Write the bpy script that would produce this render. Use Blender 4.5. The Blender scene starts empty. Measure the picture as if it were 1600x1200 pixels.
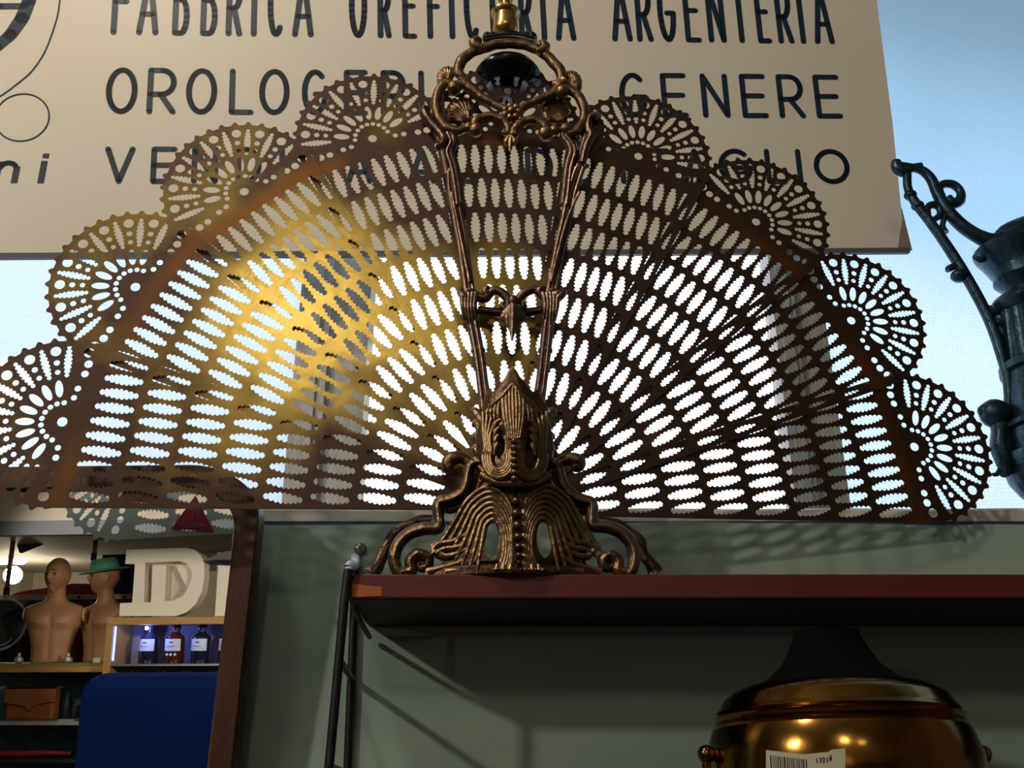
import bpy, bmesh, math, random
from mathutils import Vector, Matrix, Euler
random.seed(7)
PI = math.pi
S = bpy.context.scene
C = S.collection

# ------------------------------------------------------------------ camera
F_PX = 1600.0
TH = math.atan(690.0 / F_PX)
cam_d = bpy.data.cameras.new('camera')
cam_d.sensor_fit = 'HORIZONTAL'
cam_d.sensor_width = 36.0
cam_d.lens = 36.0 * F_PX / 1600.0
cam_d.clip_start = 0.02
cam = bpy.data.objects.new('camera', cam_d)
cam.rotation_euler = (PI / 2 + TH, 0, 0)
C.objects.link(cam)
S.camera = cam

# ------------------------------------------------------------------ view
S.view_settings.view_transform = 'Standard'
S.view_settings.look = 'None'
S.view_settings.exposure = 0.0
S.view_settings.gamma = 1.0
S.view_settings.use_curve_mapping = False
S.cycles.use_denoising = True
S.cycles.max_bounces = 8
S.cycles.diffuse_bounces = 4
S.cycles.glossy_bounces = 5
S.cycles.transmission_bounces = 6
S.cycles.transparent_max_bounces = 12
S.cycles.caustics_reflective = False
S.cycles.caustics_refractive = False
S.cycles.sample_clamp_indirect = 4.0

# ------------------------------------------------------------------ sky
W = bpy.data.worlds.new('world')
S.world = W
W.use_nodes = True
nt = W.node_tree
nt.nodes.clear()
wo = nt.nodes.new('ShaderNodeOutputWorld')
bg = nt.nodes.new('ShaderNodeBackground')
tc = nt.nodes.new('ShaderNodeTexCoord')
sx = nt.nodes.new('ShaderNodeSeparateXYZ')
nt.links.new(tc.outputs['Generated'], sx.inputs[0])
# bright overcast low down, a bluer patch of open sky high on the right
m1 = nt.nodes.new('ShaderNodeMath'); m1.operation = 'MULTIPLY_ADD'
nt.links.new(sx.outputs['X'], m1.inputs[0]); m1.inputs[1].default_value = 0.55
nt.links.new(sx.outputs['Z'], m1.inputs[2])
nz = nt.nodes.new('ShaderNodeTexNoise'); nz.inputs['Scale'].default_value = 3.0
nz.inputs['Detail'].default_value = 2.0
nt.links.new(tc.outputs['Generated'], nz.inputs['Vector'])
m2 = nt.nodes.new('ShaderNodeMath'); m2.operation = 'MULTIPLY_ADD'
nt.links.new(nz.outputs['Fac'], m2.inputs[0]); m2.inputs[1].default_value = 0.12
nt.links.new(m1.outputs[0], m2.inputs[2])
cr = nt.nodes.new('ShaderNodeValToRGB')
cr.color_ramp.interpolation = 'EASE'
e = cr.color_ramp.elements
e[0].position = 0.64; e[0].color = (0.90, 0.94, 1.0, 1)
e[1].position = 0.91; e[1].color = (0.022, 0.098, 0.135, 1)
n_ = e.new(0.78); n_.color = (0.36, 0.55, 0.70, 1)
nt.links.new(m2.outputs[0], cr.inputs[0])
nt.links.new(cr.outputs[0], bg.inputs[0])
bg.inputs[1].default_value = 2.0
nt.links.new(bg.outputs[0], wo.inputs[0])

# ------------------------------------------------------------------ lamps (light only; their bodies are built with the room)
def lamp(name, kind, loc, power, col, size=0.1, rot=None, sy=None):
    d = bpy.data.lights.new(name, kind)
    d.energy = power; d.color = col
    if kind in ('POINT', 'SPOT'): d.shadow_soft_size = size
    elif kind == 'AREA':
        d.size = size
        if sy: d.shape = 'RECTANGLE'; d.size_y = sy
    o = bpy.data.objects.new(name, d)
    o.location = loc
    if rot: o.rotation_euler = rot
    C.objects.link(o)
    return o
def spot(name, loc, target, power, col, size, cone):
    o = lamp(name, 'SPOT', loc, power, col, size)
    o.data.spot_size = math.radians(cone); o.data.spot_blend = 0.5
    o.rotation_euler = (Vector(target) - Vector(loc)).to_track_quat('-Z', 'Y').to_euler()
    return o
KEY = Vector((-2.13, -0.76, 1.46))
spot('key_lamp_light', KEY, (-0.15, 1.1, 0.35), 92.0, (1.0, 0.87, 0.68), 0.06, 100)
FILL_LAMPS = [(-0.23, -1.45, 1.53), (0.35, -2.2, 1.75), (-0.75, 0.15, 1.90)]  # added pendants: brass highlight, weak room fill, overhead fill for armchair and wall
for q in FILL_LAMPS:
    lamp('ceiling_fill_light', 'POINT', (q[0], q[1], q[2] - 0.12), {-0.23: 14.0, 0.35: 4.0, -0.75: 32.0}[q[0]], (1.0, 0.86, 0.66), 0.10)

# ------------------------------------------------------------------ pixel helper: the ray through a photo point, met with a depth
def at(px, py, Y):
    u = (px - 800) / F_PX; v = -(py - 600) / F_PX
    c, s = math.cos(TH), math.sin(TH)
    w = Vector((u, c - v * s, s + v * c))
    return w * (Y / w.y)

# ------------------------------------------------------------------ materials
MATS = {}
def mat(name, col, metal=0.0, rough=0.5, col2=None, scale=8.0, lo=0.35, hi=0.65, bump=0.0, bscale=60.0,
        emit=None, estr=0.0, trans=0.0, ior=1.45, alpha=1.0, point=None, coat=0.0, stretch=None, rough2=None, sheen=0.0):
    m = bpy.data.materials.new(name)
    m.use_nodes = True
    t = m.node_tree; b = t.nodes['Principled BSDF']
    b.inputs['Base Color'].default_value = (*col, 1)
    b.inputs['Metallic'].default_value = metal
    b.inputs['Roughness'].default_value = rough
    b.inputs['IOR'].default_value = ior
    b.inputs['Coat Weight'].default_value = coat
    b.inputs['Coat Roughness'].default_value = 0.15
    if sheen: b.inputs['Sheen Weight'].default_value = sheen
    if trans: b.inputs['Transmission Weight'].default_value = trans
    if alpha < 1: b.inputs['Alpha'].default_value = alpha
    if emit: b.inputs['Emission Color'].default_value = (*emit, 1); b.inputs['Emission Strength'].default_value = estr
    g = t.nodes.new('ShaderNodeTexCoord')
    src = g.outputs['Object']
    if stretch:
        mp = t.nodes.new('ShaderNodeMapping'); mp.inputs['Scale'].default_value = stretch
        t.links.new(src, mp.inputs[0]); src = mp.outputs[0]
    last = None
    if col2:
        n = t.nodes.new('ShaderNodeTexNoise'); n.inputs['Scale'].default_value = scale; n.inputs['Detail'].default_value = 5
        t.links.new(src, n.inputs['Vector'])
        r = t.nodes.new('ShaderNodeValToRGB')
        r.color_ramp.elements[0].position = lo; r.color_ramp.elements[0].color = (*col, 1)
        r.color_ramp.elements[1].position = hi; r.color_ramp.elements[1].color = (*col2, 1)
        t.links.new(n.outputs['Fac'], r.inputs[0]); last = r.outputs[0]
        if rough2 is not None:
            mr = t.nodes.new('ShaderNodeMapRange'); mr.inputs[1].default_value = lo; mr.inputs[2].default_value = hi
            mr.inputs[3].default_value = rough; mr.inputs[4].default_value = rough2
            t.links.new(n.outputs['Fac'], mr.inputs[0]); t.links.new(mr.outputs[0], b.inputs['Roughness'])
    if point:
        ge = t.nodes.new('ShaderNodeNewGeometry')
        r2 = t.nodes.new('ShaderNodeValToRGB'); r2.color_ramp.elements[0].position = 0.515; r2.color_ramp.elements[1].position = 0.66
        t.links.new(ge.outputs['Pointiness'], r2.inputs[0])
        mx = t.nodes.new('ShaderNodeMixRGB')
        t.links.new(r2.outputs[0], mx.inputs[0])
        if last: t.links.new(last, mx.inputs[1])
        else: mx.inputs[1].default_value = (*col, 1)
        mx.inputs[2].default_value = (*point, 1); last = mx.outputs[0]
    if last: t.links.new(last, b.inputs['Base Color'])
    if bump:
        n2 = t.nodes.new('ShaderNodeTexNoise'); n2.inputs['Scale'].default_value = bscale; n2.inputs['Detail'].default_value = 3
        t.links.new(src, n2.inputs['Vector'])
        bp = t.nodes.new('ShaderNodeBump'); bp.inputs['Strength'].default_value = bump; bp.inputs['Distance'].default_value = 0.004
        t.links.new(n2.outputs['Fac'], bp.inputs['Height']); t.links.new(bp.outputs[0], b.inputs['Normal'])
    MATS[name] = m
    return m

# sheet brass: yellow, brown tarnish, painted reflection, orange heat stain near the outer band
def brass_sheet():
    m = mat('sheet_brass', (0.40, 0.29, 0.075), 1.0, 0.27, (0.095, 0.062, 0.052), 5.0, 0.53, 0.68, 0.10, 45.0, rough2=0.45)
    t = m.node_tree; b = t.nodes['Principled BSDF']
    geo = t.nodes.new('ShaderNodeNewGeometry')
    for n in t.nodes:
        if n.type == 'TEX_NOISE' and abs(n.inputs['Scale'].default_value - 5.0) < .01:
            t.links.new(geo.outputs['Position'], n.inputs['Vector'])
            vd = t.nodes.new('ShaderNodeVectorMath'); vd.operation = 'DISTANCE'; vd.inputs[1].default_value = (-.15, .97, .50)  # reflected warm glow painted in: yellow round this point, browner farther out
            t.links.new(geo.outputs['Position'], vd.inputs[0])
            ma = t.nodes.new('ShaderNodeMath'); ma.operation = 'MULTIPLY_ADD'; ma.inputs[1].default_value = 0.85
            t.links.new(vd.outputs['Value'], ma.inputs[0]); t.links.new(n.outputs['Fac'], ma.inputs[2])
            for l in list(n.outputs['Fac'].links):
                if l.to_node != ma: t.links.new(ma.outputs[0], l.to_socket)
    old = b.inputs['Base Color'].links[0].from_socket
    g = t.nodes.new('ShaderNodeTexCoord'); s = t.nodes.new('ShaderNodeSeparateXYZ'); t.links.new(g.outputs['Object'], s.inputs[0])
    r = t.nodes.new('ShaderNodeValToRGB'); cr = r.color_ramp
    cr.elements[0].position = 0.410; cr.elements[0].color = (0, 0, 0, 1)
    cr.elements[1].position = 0.445; cr.elements[1].color = (0, 0, 0, 1)
    q = cr.elements.new(0.428); q.color = (1, 1, 1, 1)
    t.links.new(s.outputs['Z'], r.inputs[0])
    n = t.nodes.new('ShaderNodeTexNoise'); n.inputs['Scale'].default_value = 9; t.links.new(geo.outputs['Position'], n.inputs['Vector'])
    r3 = t.nodes.new('ShaderNodeValToRGB'); r3.color_ramp.elements[0].position = 0.42; r3.color_ramp.elements[1].position = 0.58
    t.links.new(n.outputs['Fac'], r3.inputs[0])
    mu = t.nodes.new('ShaderNodeMath'); mu.operation = 'MULTIPLY'
    t.links.new(r.outputs[0], mu.inputs[0]); t.links.new(r3.outputs[0], mu.inputs[1])
    mx = t.nodes.new('ShaderNodeMixRGB'); t.links.new(mu.outputs[0], mx.inputs[0]); t.links.new(old, mx.inputs[1])
    mx.inputs[2].default_value = (0.21, 0.095, 0.035, 1)
    # the back of each leaf is dull and greyish
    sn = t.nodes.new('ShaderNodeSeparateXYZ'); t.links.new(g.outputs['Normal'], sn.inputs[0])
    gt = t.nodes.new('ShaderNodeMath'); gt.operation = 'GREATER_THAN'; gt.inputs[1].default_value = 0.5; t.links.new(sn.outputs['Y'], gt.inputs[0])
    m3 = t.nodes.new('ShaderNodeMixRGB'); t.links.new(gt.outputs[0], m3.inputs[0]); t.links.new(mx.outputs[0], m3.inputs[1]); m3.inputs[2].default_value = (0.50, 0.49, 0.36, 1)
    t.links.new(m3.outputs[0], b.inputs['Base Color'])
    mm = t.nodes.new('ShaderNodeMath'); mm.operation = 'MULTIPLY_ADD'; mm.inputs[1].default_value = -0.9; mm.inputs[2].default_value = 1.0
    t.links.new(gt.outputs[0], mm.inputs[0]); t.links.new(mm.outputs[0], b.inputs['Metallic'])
    return m
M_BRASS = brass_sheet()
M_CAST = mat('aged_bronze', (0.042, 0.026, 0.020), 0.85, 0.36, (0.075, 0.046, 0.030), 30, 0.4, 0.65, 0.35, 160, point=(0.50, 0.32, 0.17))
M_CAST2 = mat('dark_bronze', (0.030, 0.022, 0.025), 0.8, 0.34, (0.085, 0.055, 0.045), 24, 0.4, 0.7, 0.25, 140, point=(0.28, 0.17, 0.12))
M_FINIAL = mat('turned_brass', (0.62, 0.40, 0.16), 1.0, 0.30, (0.30, 0.17, 0.08), 60, 0.4, 0.75)
M_URN = mat('black_patina', (0.02, 0.022, 0.028), 0.9, 0.22, (0.04, 0.045, 0.06), 20)
M_EWER = mat('blue_black_spelter', (0.012, 0.034, 0.058), 0.7, 0.33, (0.030, 0.070, 0.105), 40, bump=0.3, bscale=120)
M_WALL = mat('green_wall_paint', (0.33, 0.45, 0.41), 0, 0.7, (0.27, 0.39, 0.365), 5, 0.3, 0.7, 0.10, 25, stretch=(1, 1, 3))
M_WALL2 = mat('warm_plaster', (0.42, 0.36, 0.29), 0, 0.8, (0.36, 0.31, 0.25), 4)
M_CEIL = mat('ceiling_paint', (0.42, 0.39, 0.34), 0, 0.8)
M_FLOOR = mat('floor_boards', (0.12, 0.07, 0.04), 0, 0.5, (0.18, 0.11, 0.06), 6, stretch=(8, 1, 1))
M_SILL = mat('dirty_white_sill', (0.68, 0.65, 0.62), 0, 0.7, (0.36, 0.34, 0.33), 9, 0.48, 0.75, 0.3, 30)
M_POST = mat('weathered_grey_frame', (0.46, 0.46, 0.48), 0, 0.6, (0.34, 0.34, 0.36), 14, stretch=(6, 6, 1))
M_ALU = mat('bare_aluminium', (0.75, 0.8, 0.85), 0.8, 0.35)
M_TAPE = mat('dark_blue_gap', (0.03, 0.05, 0.12), 0, 0.6)
M_SHELF = mat('red_brown_veneer', (0.120, 0.015, 0.018), 0, 0.5, (0.085, 0.012, 0.014), 12, 0.35, 0.7, 0.1, 90, stretch=(1, 8, 8))
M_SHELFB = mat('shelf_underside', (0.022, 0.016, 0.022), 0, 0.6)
M_CHIP = mat('bare_orange_wood', (0.48, 0.13, 0.03), 0, 0.6, (0.36, 0.09, 0.02), 80, stretch=(1, 6, 6))
M_BLACK = mat('black_wire_coating', (0.012, 0.014, 0.018), 0.2, 0.4, (0.04, 0.035, 0.03), 60, 0.6, 0.7)
M_PLUG = mat('pale_plastic', (0.55, 0.65, 0.85), 0, 0.35)
M_SCREW = mat('zinc_screw', (0.40, 0.42, 0.36), 0.7, 0.4, (0.10, 0.10, 0.09), 200)
M_SIGN = mat('cream_sign_paint', (0.75, 0.71, 0.645), 0, 0.45, (0.71, 0.675, 0.61), 3, 0.35, 0.7)
M_INK = mat('navy_lettering', (0.006, 0.024, 0.052), 0, 0.45)
M_BACKB = mat('sign_backing', (0.30, 0.24, 0.20), 0, 0.7)
M_MIRROR = mat('mirror_glass', (0.80, 0.84, 0.84), 1.0, 0.0)
M_MWOOD = mat('mirror_walnut', (0.045, 0.017, 0.010), 0, 0.42, (0.080, 0.028, 0.013), 10, 0.3, 0.7, 0.15, 120, stretch=(6, 6, 1))
M_BEVEL = mat('bevelled_mirror_edge', (0.85, 0.85, 0.8), 0.9, 0.15)
M_SAM = mat('samovar_brass', (0.30, 0.15, 0.035), 1.0, 0.16, (0.09, 0.04, 0.015), 9, 0.42, 0.7, 0.05, 40)
M_SAMB = mat('samovar_black', (0.004, 0.004, 0.006), 0, 0.9)
M_SAMB.node_tree.nodes['Principled BSDF'].inputs['Specular IOR Level'].default_value = 0.05
M_LABEL = mat('paper_label', (0.55, 0.52, 0.42), 0, 0.6)
M_PRINT = mat('black_print', (0.01, 0.01, 0.012), 0, 0.6)
M_STICK = mat('red_sticker', (0.42, 0.02, 0.04), 0, 0.45)
M_STICKW = mat('pink_print', (0.62, 0.20, 0.24), 0, 0.5)
M_SKIN = mat('mannequin_skin', (0.52, 0.26, 0.14), 0, 0.5, (0.44, 0.20, 0.10), 8)
M_SKIN2 = mat('mannequin_head_paint', (0.30, 0.105, 0.055), 0, 0.38)
M_FIT = mat('cream_fitting', (0.55, 0.40, 0.16), 0, 0.5)
M_EYE = mat('eye_paint', (0.03, 0.02, 0.015), 0, 0.3)
M_LIP = mat('lip_paint', (0.22, 0.05, 0.035), 0, 0.4)
M_HAT = mat('mint_straw', (0.24, 0.66, 0.48), 0, 0.7, (0.14, 0.48, 0.33), 90, 0.4, 0.6, 0.9, 120)
M_WHITE = mat('white_letter_paint', (0.72, 0.64, 0.54), 0, 0.5)
M_CREAM = mat('cream_letter_inside', (0.50, 0.43, 0.33), 0, 0.6)
M_OAK = mat('light_oak', (0.42, 0.22, 0.07), 0, 0.45, (0.33, 0.165, 0.05), 12, stretch=(1, 6, 6))
M_OLIVE = mat('olive_top', (0.20, 0.19, 0.06), 0, 0.4)
M_CABIN = mat('cabinet_lining', (0.25, 0.22, 0.32), 0, 0.6)
M_DARK = mat('dark_interior', (0.012, 0.022, 0.024), 0, 0.5)
M_TEAL = mat('teal_interior', (0.11, 0.19, 0.19), 0, 0.5, (0.06, 0.11, 0.13), 12)
M_NAVY = mat('navy_cloth', (0.008, 0.018, 0.045), 0, 0.8)
M_PURP = mat('dark_purple_cloth', (0.03, 0.012, 0.05), 0, 0.8)
M_RED = mat('crimson_cloth', (0.26, 0.012, 0.04), 0, 0.6)
M_RAIL = mat('white_rail', (0.55, 0.50, 0.40), 0, 0.5)
M_LEATH = mat('tan_leather', (0.27, 0.085, 0.03), 0, 0.35, (0.20, 0.06, 0.02), 9, bump=0.1)
M_LEATH2 = mat('dark_stitch', (0.07, 0.022, 0.01), 0, 0.5)
M_VELVET = mat('royal_blue_velvet', (0.003, 0.030, 0.23), 0, 0.95, (0.002, 0.020, 0.17), 5, bump=0.3, bscale=300)
M_BOTTLE = mat('dark_bottle_glass', (0.010, 0.012, 0.03), 0, 0.08, coat=0.5)
M_BOTTLE2 = mat('amber_bottle_glass', (0.06, 0.010, 0.012), 0, 0.08, coat=0.5)
M_BLABEL = mat('bottle_label', (0.55, 0.60, 0.85), 0, 0.5)
M_GLASS = mat('clear_glass', (0.85, 0.92, 0.95), 0, 0.03, trans=0.9, ior=1.3, alpha=0.35)
M_SHADE = mat('lamp_glow', (0.9, 0.85, 0.7), 0, 0.5, emit=(1.0, 0.82, 0.58), estr=6.0)
M_BLUEL = mat('blue_glow', (0.2, 0.3, 0.9), 0, 0.5, emit=(0.12, 0.22, 1.0), estr=9.0)
M_DISH = mat('dark_green_enamel', (0.018, 0.035, 0.030), 0, 0.22, coat=0.4)
M_RIM = mat('pale_rim', (0.45, 0.47, 0.47), 0.5, 0.4)
M_BEAM = mat('grey_beam', (0.10, 0.105, 0.13), 0, 0.6)
M_POLE = mat('varnished_pole', (0.30, 0.15, 0.05), 0, 0.4)
M_METAL = mat('steel', (0.35, 0.35, 0.35), 1, 0.35)
M_VENT = mat('grey_panel', (0.07, 0.07, 0.08), 0, 0.6)

# ------------------------------------------------------------------ mesh building
class MB:
    def __init__(s): s.v = []; s.f = []; s.m = []; s.mi = 0
    def add(s, vs, fs):
        b = len(s.v); s.v += [Vector(q) for q in vs]
        for f in fs: s.f.append([b + i for i in f]); s.m.append(s.mi)
    def box(s, lo, hi):
        x0, y0, z0 = lo; x1, y1, z1 = hi
        s.add([(x0,y0,z0),(x1,y0,z0),(x1,y1,z0),(x0,y1,z0),(x0,y0,z1),(x1,y0,z1),(x1,y1,z1),(x0,y1,z1)],
              [(0,3,2,1),(4,5,6,7),(0,1,5,4),(1,2,6,5),(2,3,7,6),(3,0,4,7)])
    def bar(s, a, b, wx, wz, up=Vector((0, 0, 1))):
        a = Vector(a); b = Vector(b); d = (b - a).normalized()
        x = d.cross(up).normalized() if abs(d.dot(up)) < .99 else d.cross(Vector((0, 1, 0))).normalized()
        z = x.cross(d)
        vs = [p + x * i * wx / 2 + z * j * wz / 2 for p in (a, b) for i, j in ((-1,-1),(1,-1),(1,1),(-1,1))]
        s.add(vs, [(3,2,1,0),(4,5,6,7),(0,1,5,4),(1,2,6,5),(2,3,7,6),(3,0,4,7)])
    def tube(s, pts, r, n=10, smooth=4, flat=1.0, rope=0.0, ropen=0, caps=True, up=Vector((0, 1, 0))):
        P = [Vector(p) for p in pts]
        R = list(r) if isinstance(r, (list, tuple)) else [r] * len(P)
        if smooth and len(P) > 2:
            Q = []; RR = []
            for i in range(len(P) - 1):
                p0 = P[max(i - 1, 0)]; p1 = P[i]; p2 = P[i + 1]; p3 = P[min(i + 2, len(P) - 1)]
                for k in range(smooth):
                    t = k / smooth
                    Q.append(0.5 * ((2 * p1) + (p2 - p0) * t + (2 * p0 - 5 * p1 + 4 * p2 - p3) * t * t + (3 * p1 - p0 - 3 * p2 + p3) * t ** 3))
                    RR.append(R[i] * (1 - t) + R[i + 1] * t)
            Q.append(P[-1]); RR.append(R[-1]); P, R = Q, RR
        vs = []; fs = []
        L = 0
        for i, p in enumerate(P):
            d = (P[min(i + 1, len(P) - 1)] - P[max(i - 1, 0)])
            if d.length < 1e-9: d = Vector((0, 0, 1))
            d.normalize()
            a = up - d * up.dot(d)
            if a.length < 1e-3: a = Vector((1, 0, 0)) - d * d.x
            a.normalize(); b = d.cross(a)
            if i: L += (P[i] - P[i - 1]).length
            for k in range(n):
                t = 2 * PI * k / n
                rr = R[i]
                if rope: rr *= 1 + rope * math.sin(ropen * t + L / max(r if not isinstance(r, (list, tuple)) else max(r), 1e-4) * 2.2)
                vs.append(p + a * math.cos(t) * rr * flat + b * math.sin(t) * rr)
        for i in range(len(P) - 1):
            for k in range(n):
                fs.append((i*n+k, i*n+(k+1)%n, (i+1)*n+(k+1)%n, (i+1)*n+k))
        if caps: fs.append(tuple(range(n))[::-1]); fs.append(tuple((len(P)-1)*n + k for k in range(n)))
        s.add(vs, fs)
    def lathe(s, prof, c=(0, 0, 0), n=40, rib=0.0, ribn=0, ribz=None, sx=1, sy=1):
        c = Vector(c); vs = []; fs = []
        for (r, z) in prof:
            for k in range(n):
                t = 2 * PI * k / n; q = r
                if rib and (ribz is None or ribz[0] <= z <= ribz[1]): q = r * (1 + rib * math.cos(ribn * t))
                vs.append(c + Vector((q * math.cos(t) * sx, q * math.sin(t) * sy, z)))
        for i in range(len(prof) - 1):
            for k in range(n):
                fs.append((i*n+k, i*n+(k+1)%n, (i+1)*n+(k+1)%n, (i+1)*n+k))
        if prof[0][0] > 1e-5: fs.append(tuple(range(n))[::-1])
        if prof[-1][0] > 1e-5: fs.append(tuple((len(prof)-1)*n + k for k in range(n)))
        s.add(vs, fs)
    def ball(s, c, r, n=12, m=8):
        c = Vector(c); r = Vector(r) if isinstance(r, (tuple, list, Vector)) else Vector((r, r, r))
        vs = []; fs = []
        for j in range(m + 1):
            a = PI * j / m
            for k in range(n):
                t = 2 * PI * k / n
                vs.append(c + Vector((r.x*math.sin(a)*math.cos(t), r.y*math.sin(a)*math.sin(t), -r.z*math.cos(a))))
        for j in range(m):
            for k in range(n):
                fs.append((j*n+k, j*n+(k+1)%n, (j+1)*n+(k+1)%n, (j+1)*n+k))
        s.add(vs, fs)
    def plate(s, M, outline, th):
        # outline in x,z of matrix M; thickness along +-y; convex or star shaped
        n = len(outline)
        vs = [M @ Vector((x, -th/2, z)) for x, z in outline] + [M @ Vector((x, th/2, z)) for x, z in outline]
        fs = [tuple(range(n)), tuple(range(2*n-1, n-1, -1))] + [(i, n+i, n+(i+1)%n, (i+1)%n) for i in range(n)]
        s.add(vs, fs)
    def build(s, name, m, parent=None, loc=None, smooth=True, bevel=0.0, xf=None):
        me = bpy.data.meshes.new(name)
        o0 = Vector(loc) if loc is not None else Vector((0, 0, 0))
        me.from_pydata([tuple((xf @ v if xf else v) - o0) for v in s.v], [], s.f)
        ms = m if isinstance(m, (list, tuple)) else [m]
        for q in ms: me.materials.append(q)
        bm = bmesh.new(); bm.from_mesh(me)
        for f, i in zip(bm.faces, s.m): f.material_index = min(i, len(ms) - 1)
        bmesh.ops.remove_doubles(bm, verts=bm.verts, dist=1e-6)
        bmesh.ops.recalc_face_normals(bm, faces=bm.faces)
        bm.to_mesh(me); bm.free()
        o = bpy.data.objects.new(name, me); C.objects.link(o)
        o.location = o0
        if parent:
            o.parent = parent
        if smooth:
            for p in me.polygons: p.use_smooth = True
            try: me.set_sharp_from_angle(angle=math.radians(38))
            except Exception: pass
        if bevel:
            bv = o.modifiers.new('bevel', 'BEVEL'); bv.width = bevel; bv.segments = 2; bv.limit_method = 'ANGLE'
        return o

def tag(o, label=None, cat=None, group=None, kind=None):
    if label: o['label'] = label
    if cat: o['category'] = cat
    if group: o['group'] = group
    if kind: o['kind'] = kind
    return o
def empty(name, loc, label=None, cat=None, group=None, rot=None):
    o = bpy.data.objects.new(name, None); C.objects.link(o); o.location = loc
    o.empty_display_size = 0.05
    if rot: o.rotation_euler = rot
    return tag(o, label, cat, group)
def keep(o, parent):
    # parent an object whose mesh is in world space to an empty
    o.parent = parent
    o.matrix_parent_inverse = parent.matrix_basis.inverted() if True else Matrix()
    return o
def kids(o): return [c for c in bpy.data.objects if c.parent == o]

def fill(name, loops, th, m, bev=0.0):
    # flat sheet with holes: loops of (x, z), first is the outline
    cu = bpy.data.curves.new(name + '_c', 'CURVE'); cu.dimensions = '2D'; cu.fill_mode = 'BOTH'
    cu.extrude = th / 2; cu.bevel_depth = bev; cu.bevel_resolution = 1
    for L in loops:
        sp = cu.splines.new('POLY'); sp.points.add(len(L) - 1)
        for i, (x, z) in enumerate(L): sp.points[i].co = (x, z, 0, 1)
        sp.use_cyclic_u = True
    tmp = bpy.data.objects.new('tmp_fill', cu); C.objects.link(tmp)
    bpy.context.view_layer.update()
    dg = bpy.context.evaluated_depsgraph_get()
    me = bpy.data.meshes.new_from_object(tmp.evaluated_get(dg))
    bpy.data.objects.remove(tmp); bpy.data.curves.remove(cu)
    me.transform(Matrix(((1, 0, 0, 0), (0, 0, -1, 0), (0, 1, 0, 0), (0, 0, 0, 1))))
    me.name = name
    me.materials.clear(); me.materials.append(m)
    return me

# ------------------------------------------------------------------ room shell
WY = 1.08          # face of the green wall
ZW = 0.301         # top of the green wall
FL, CE = -1.55, 2.25
X0, X1, YB = -5.2, 2.6, -7.6
def struct(name, mb, m, **k):
    return tag(mb.build(name, m, smooth=False, **k), kind='structure')
b = MB(); b.box((X0 - .1, YB - .1, FL - .1), (X1 + .1, 1.6, FL)); struct('floor', b, M_FLOOR)
b = MB(); b.box((X0 - .1, YB - .1, CE), (X1 + .1, 1.6, CE + .1)); struct('ceiling', b, M_CEIL)
b = MB(); b.box((X0 - .1, YB - .1, FL), (X0, 1.6, CE)); struct('wall_left', b, M_WALL2)
b = MB(); b.box((X1, YB - .1, FL), (X1 + .1, 1.6, CE)); struct('wall_right', b, M_WALL2)
b = MB(); b.box((X0, YB - .1, FL), (X1, YB, CE)); struct('wall_rear', b, M_WALL2)
# window wall: solid below the sill with a ragged upper edge, solid piers at both ends and above
b = MB()
N = 120
vs = []
for i in range(N + 1):
    x = X0 + (X1 - X0) * i / N
    z = ZW + 0.0016 * math.sin(x * 9) + 0.0009 * math.sin(x * 37 + 1)
    vs += [(x, WY, FL), (x, WY, z), (x, 1.60, z), (x, 1.60, FL)]
fs = []
for i in range(N):
    a = i * 4; c = a + 4
    fs += [(a, c, c + 1, a + 1), (a + 1, c + 1, c + 2, a + 2), (a + 2, c + 2, c + 3, a + 3), (a + 3, c + 3, c, a)]
fs += [(0, 1, 2, 3), (N*4, N*4+3, N*4+2, N*4+1)]
b.add(vs, fs)
WX0, WX1, WT = -1.75, 1.95, 1.62
struct('wall_window', b, M_WALL)
b = MB(); b.box((X0, WY, ZW + .03), (WX0, 1.6, CE)); b.box((WX1, WY, ZW + .03), (X1, 1.6, CE)); b.box((WX0, WY, WT), (WX1, 1.6, CE)); struct('wall_window_upper', b, M_WALL)
# dark gap and sill with a lumpy plaster front
b = MB(); b.box((X0, WY + .012, ZW - .004), (X1, 1.6, ZW + .006)); struct('trim_1', b, M_TAPE)
b = MB(); N = 160; vs = []
for i in range(N + 1):
    x = X0 + (X1 - X0) * i / N
    zb = ZW + 0.004 + 0.003 * math.sin(x * 7 + 1.5) + 0.0012 * math.sin(x * 23)
    yf = WY + 0.014 + 0.002 * math.sin(x * 31)
    vs += [(x, yf, zb), (x, yf, ZW + .0185), (x, yf + .006, ZW + .0225), (x, 1.60, ZW + .0225), (x, 1.60, zb)]
fs = []
for i in range(N):
    a = i * 5; c = a + 5
    for k in range(5): fs.append((a + k, c + k, c + (k + 1) % 5, a + (k + 1) % 5))
b.add(vs, fs); struct('window_sill', b, M_SILL)
SZ = ZW + .0225
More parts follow.
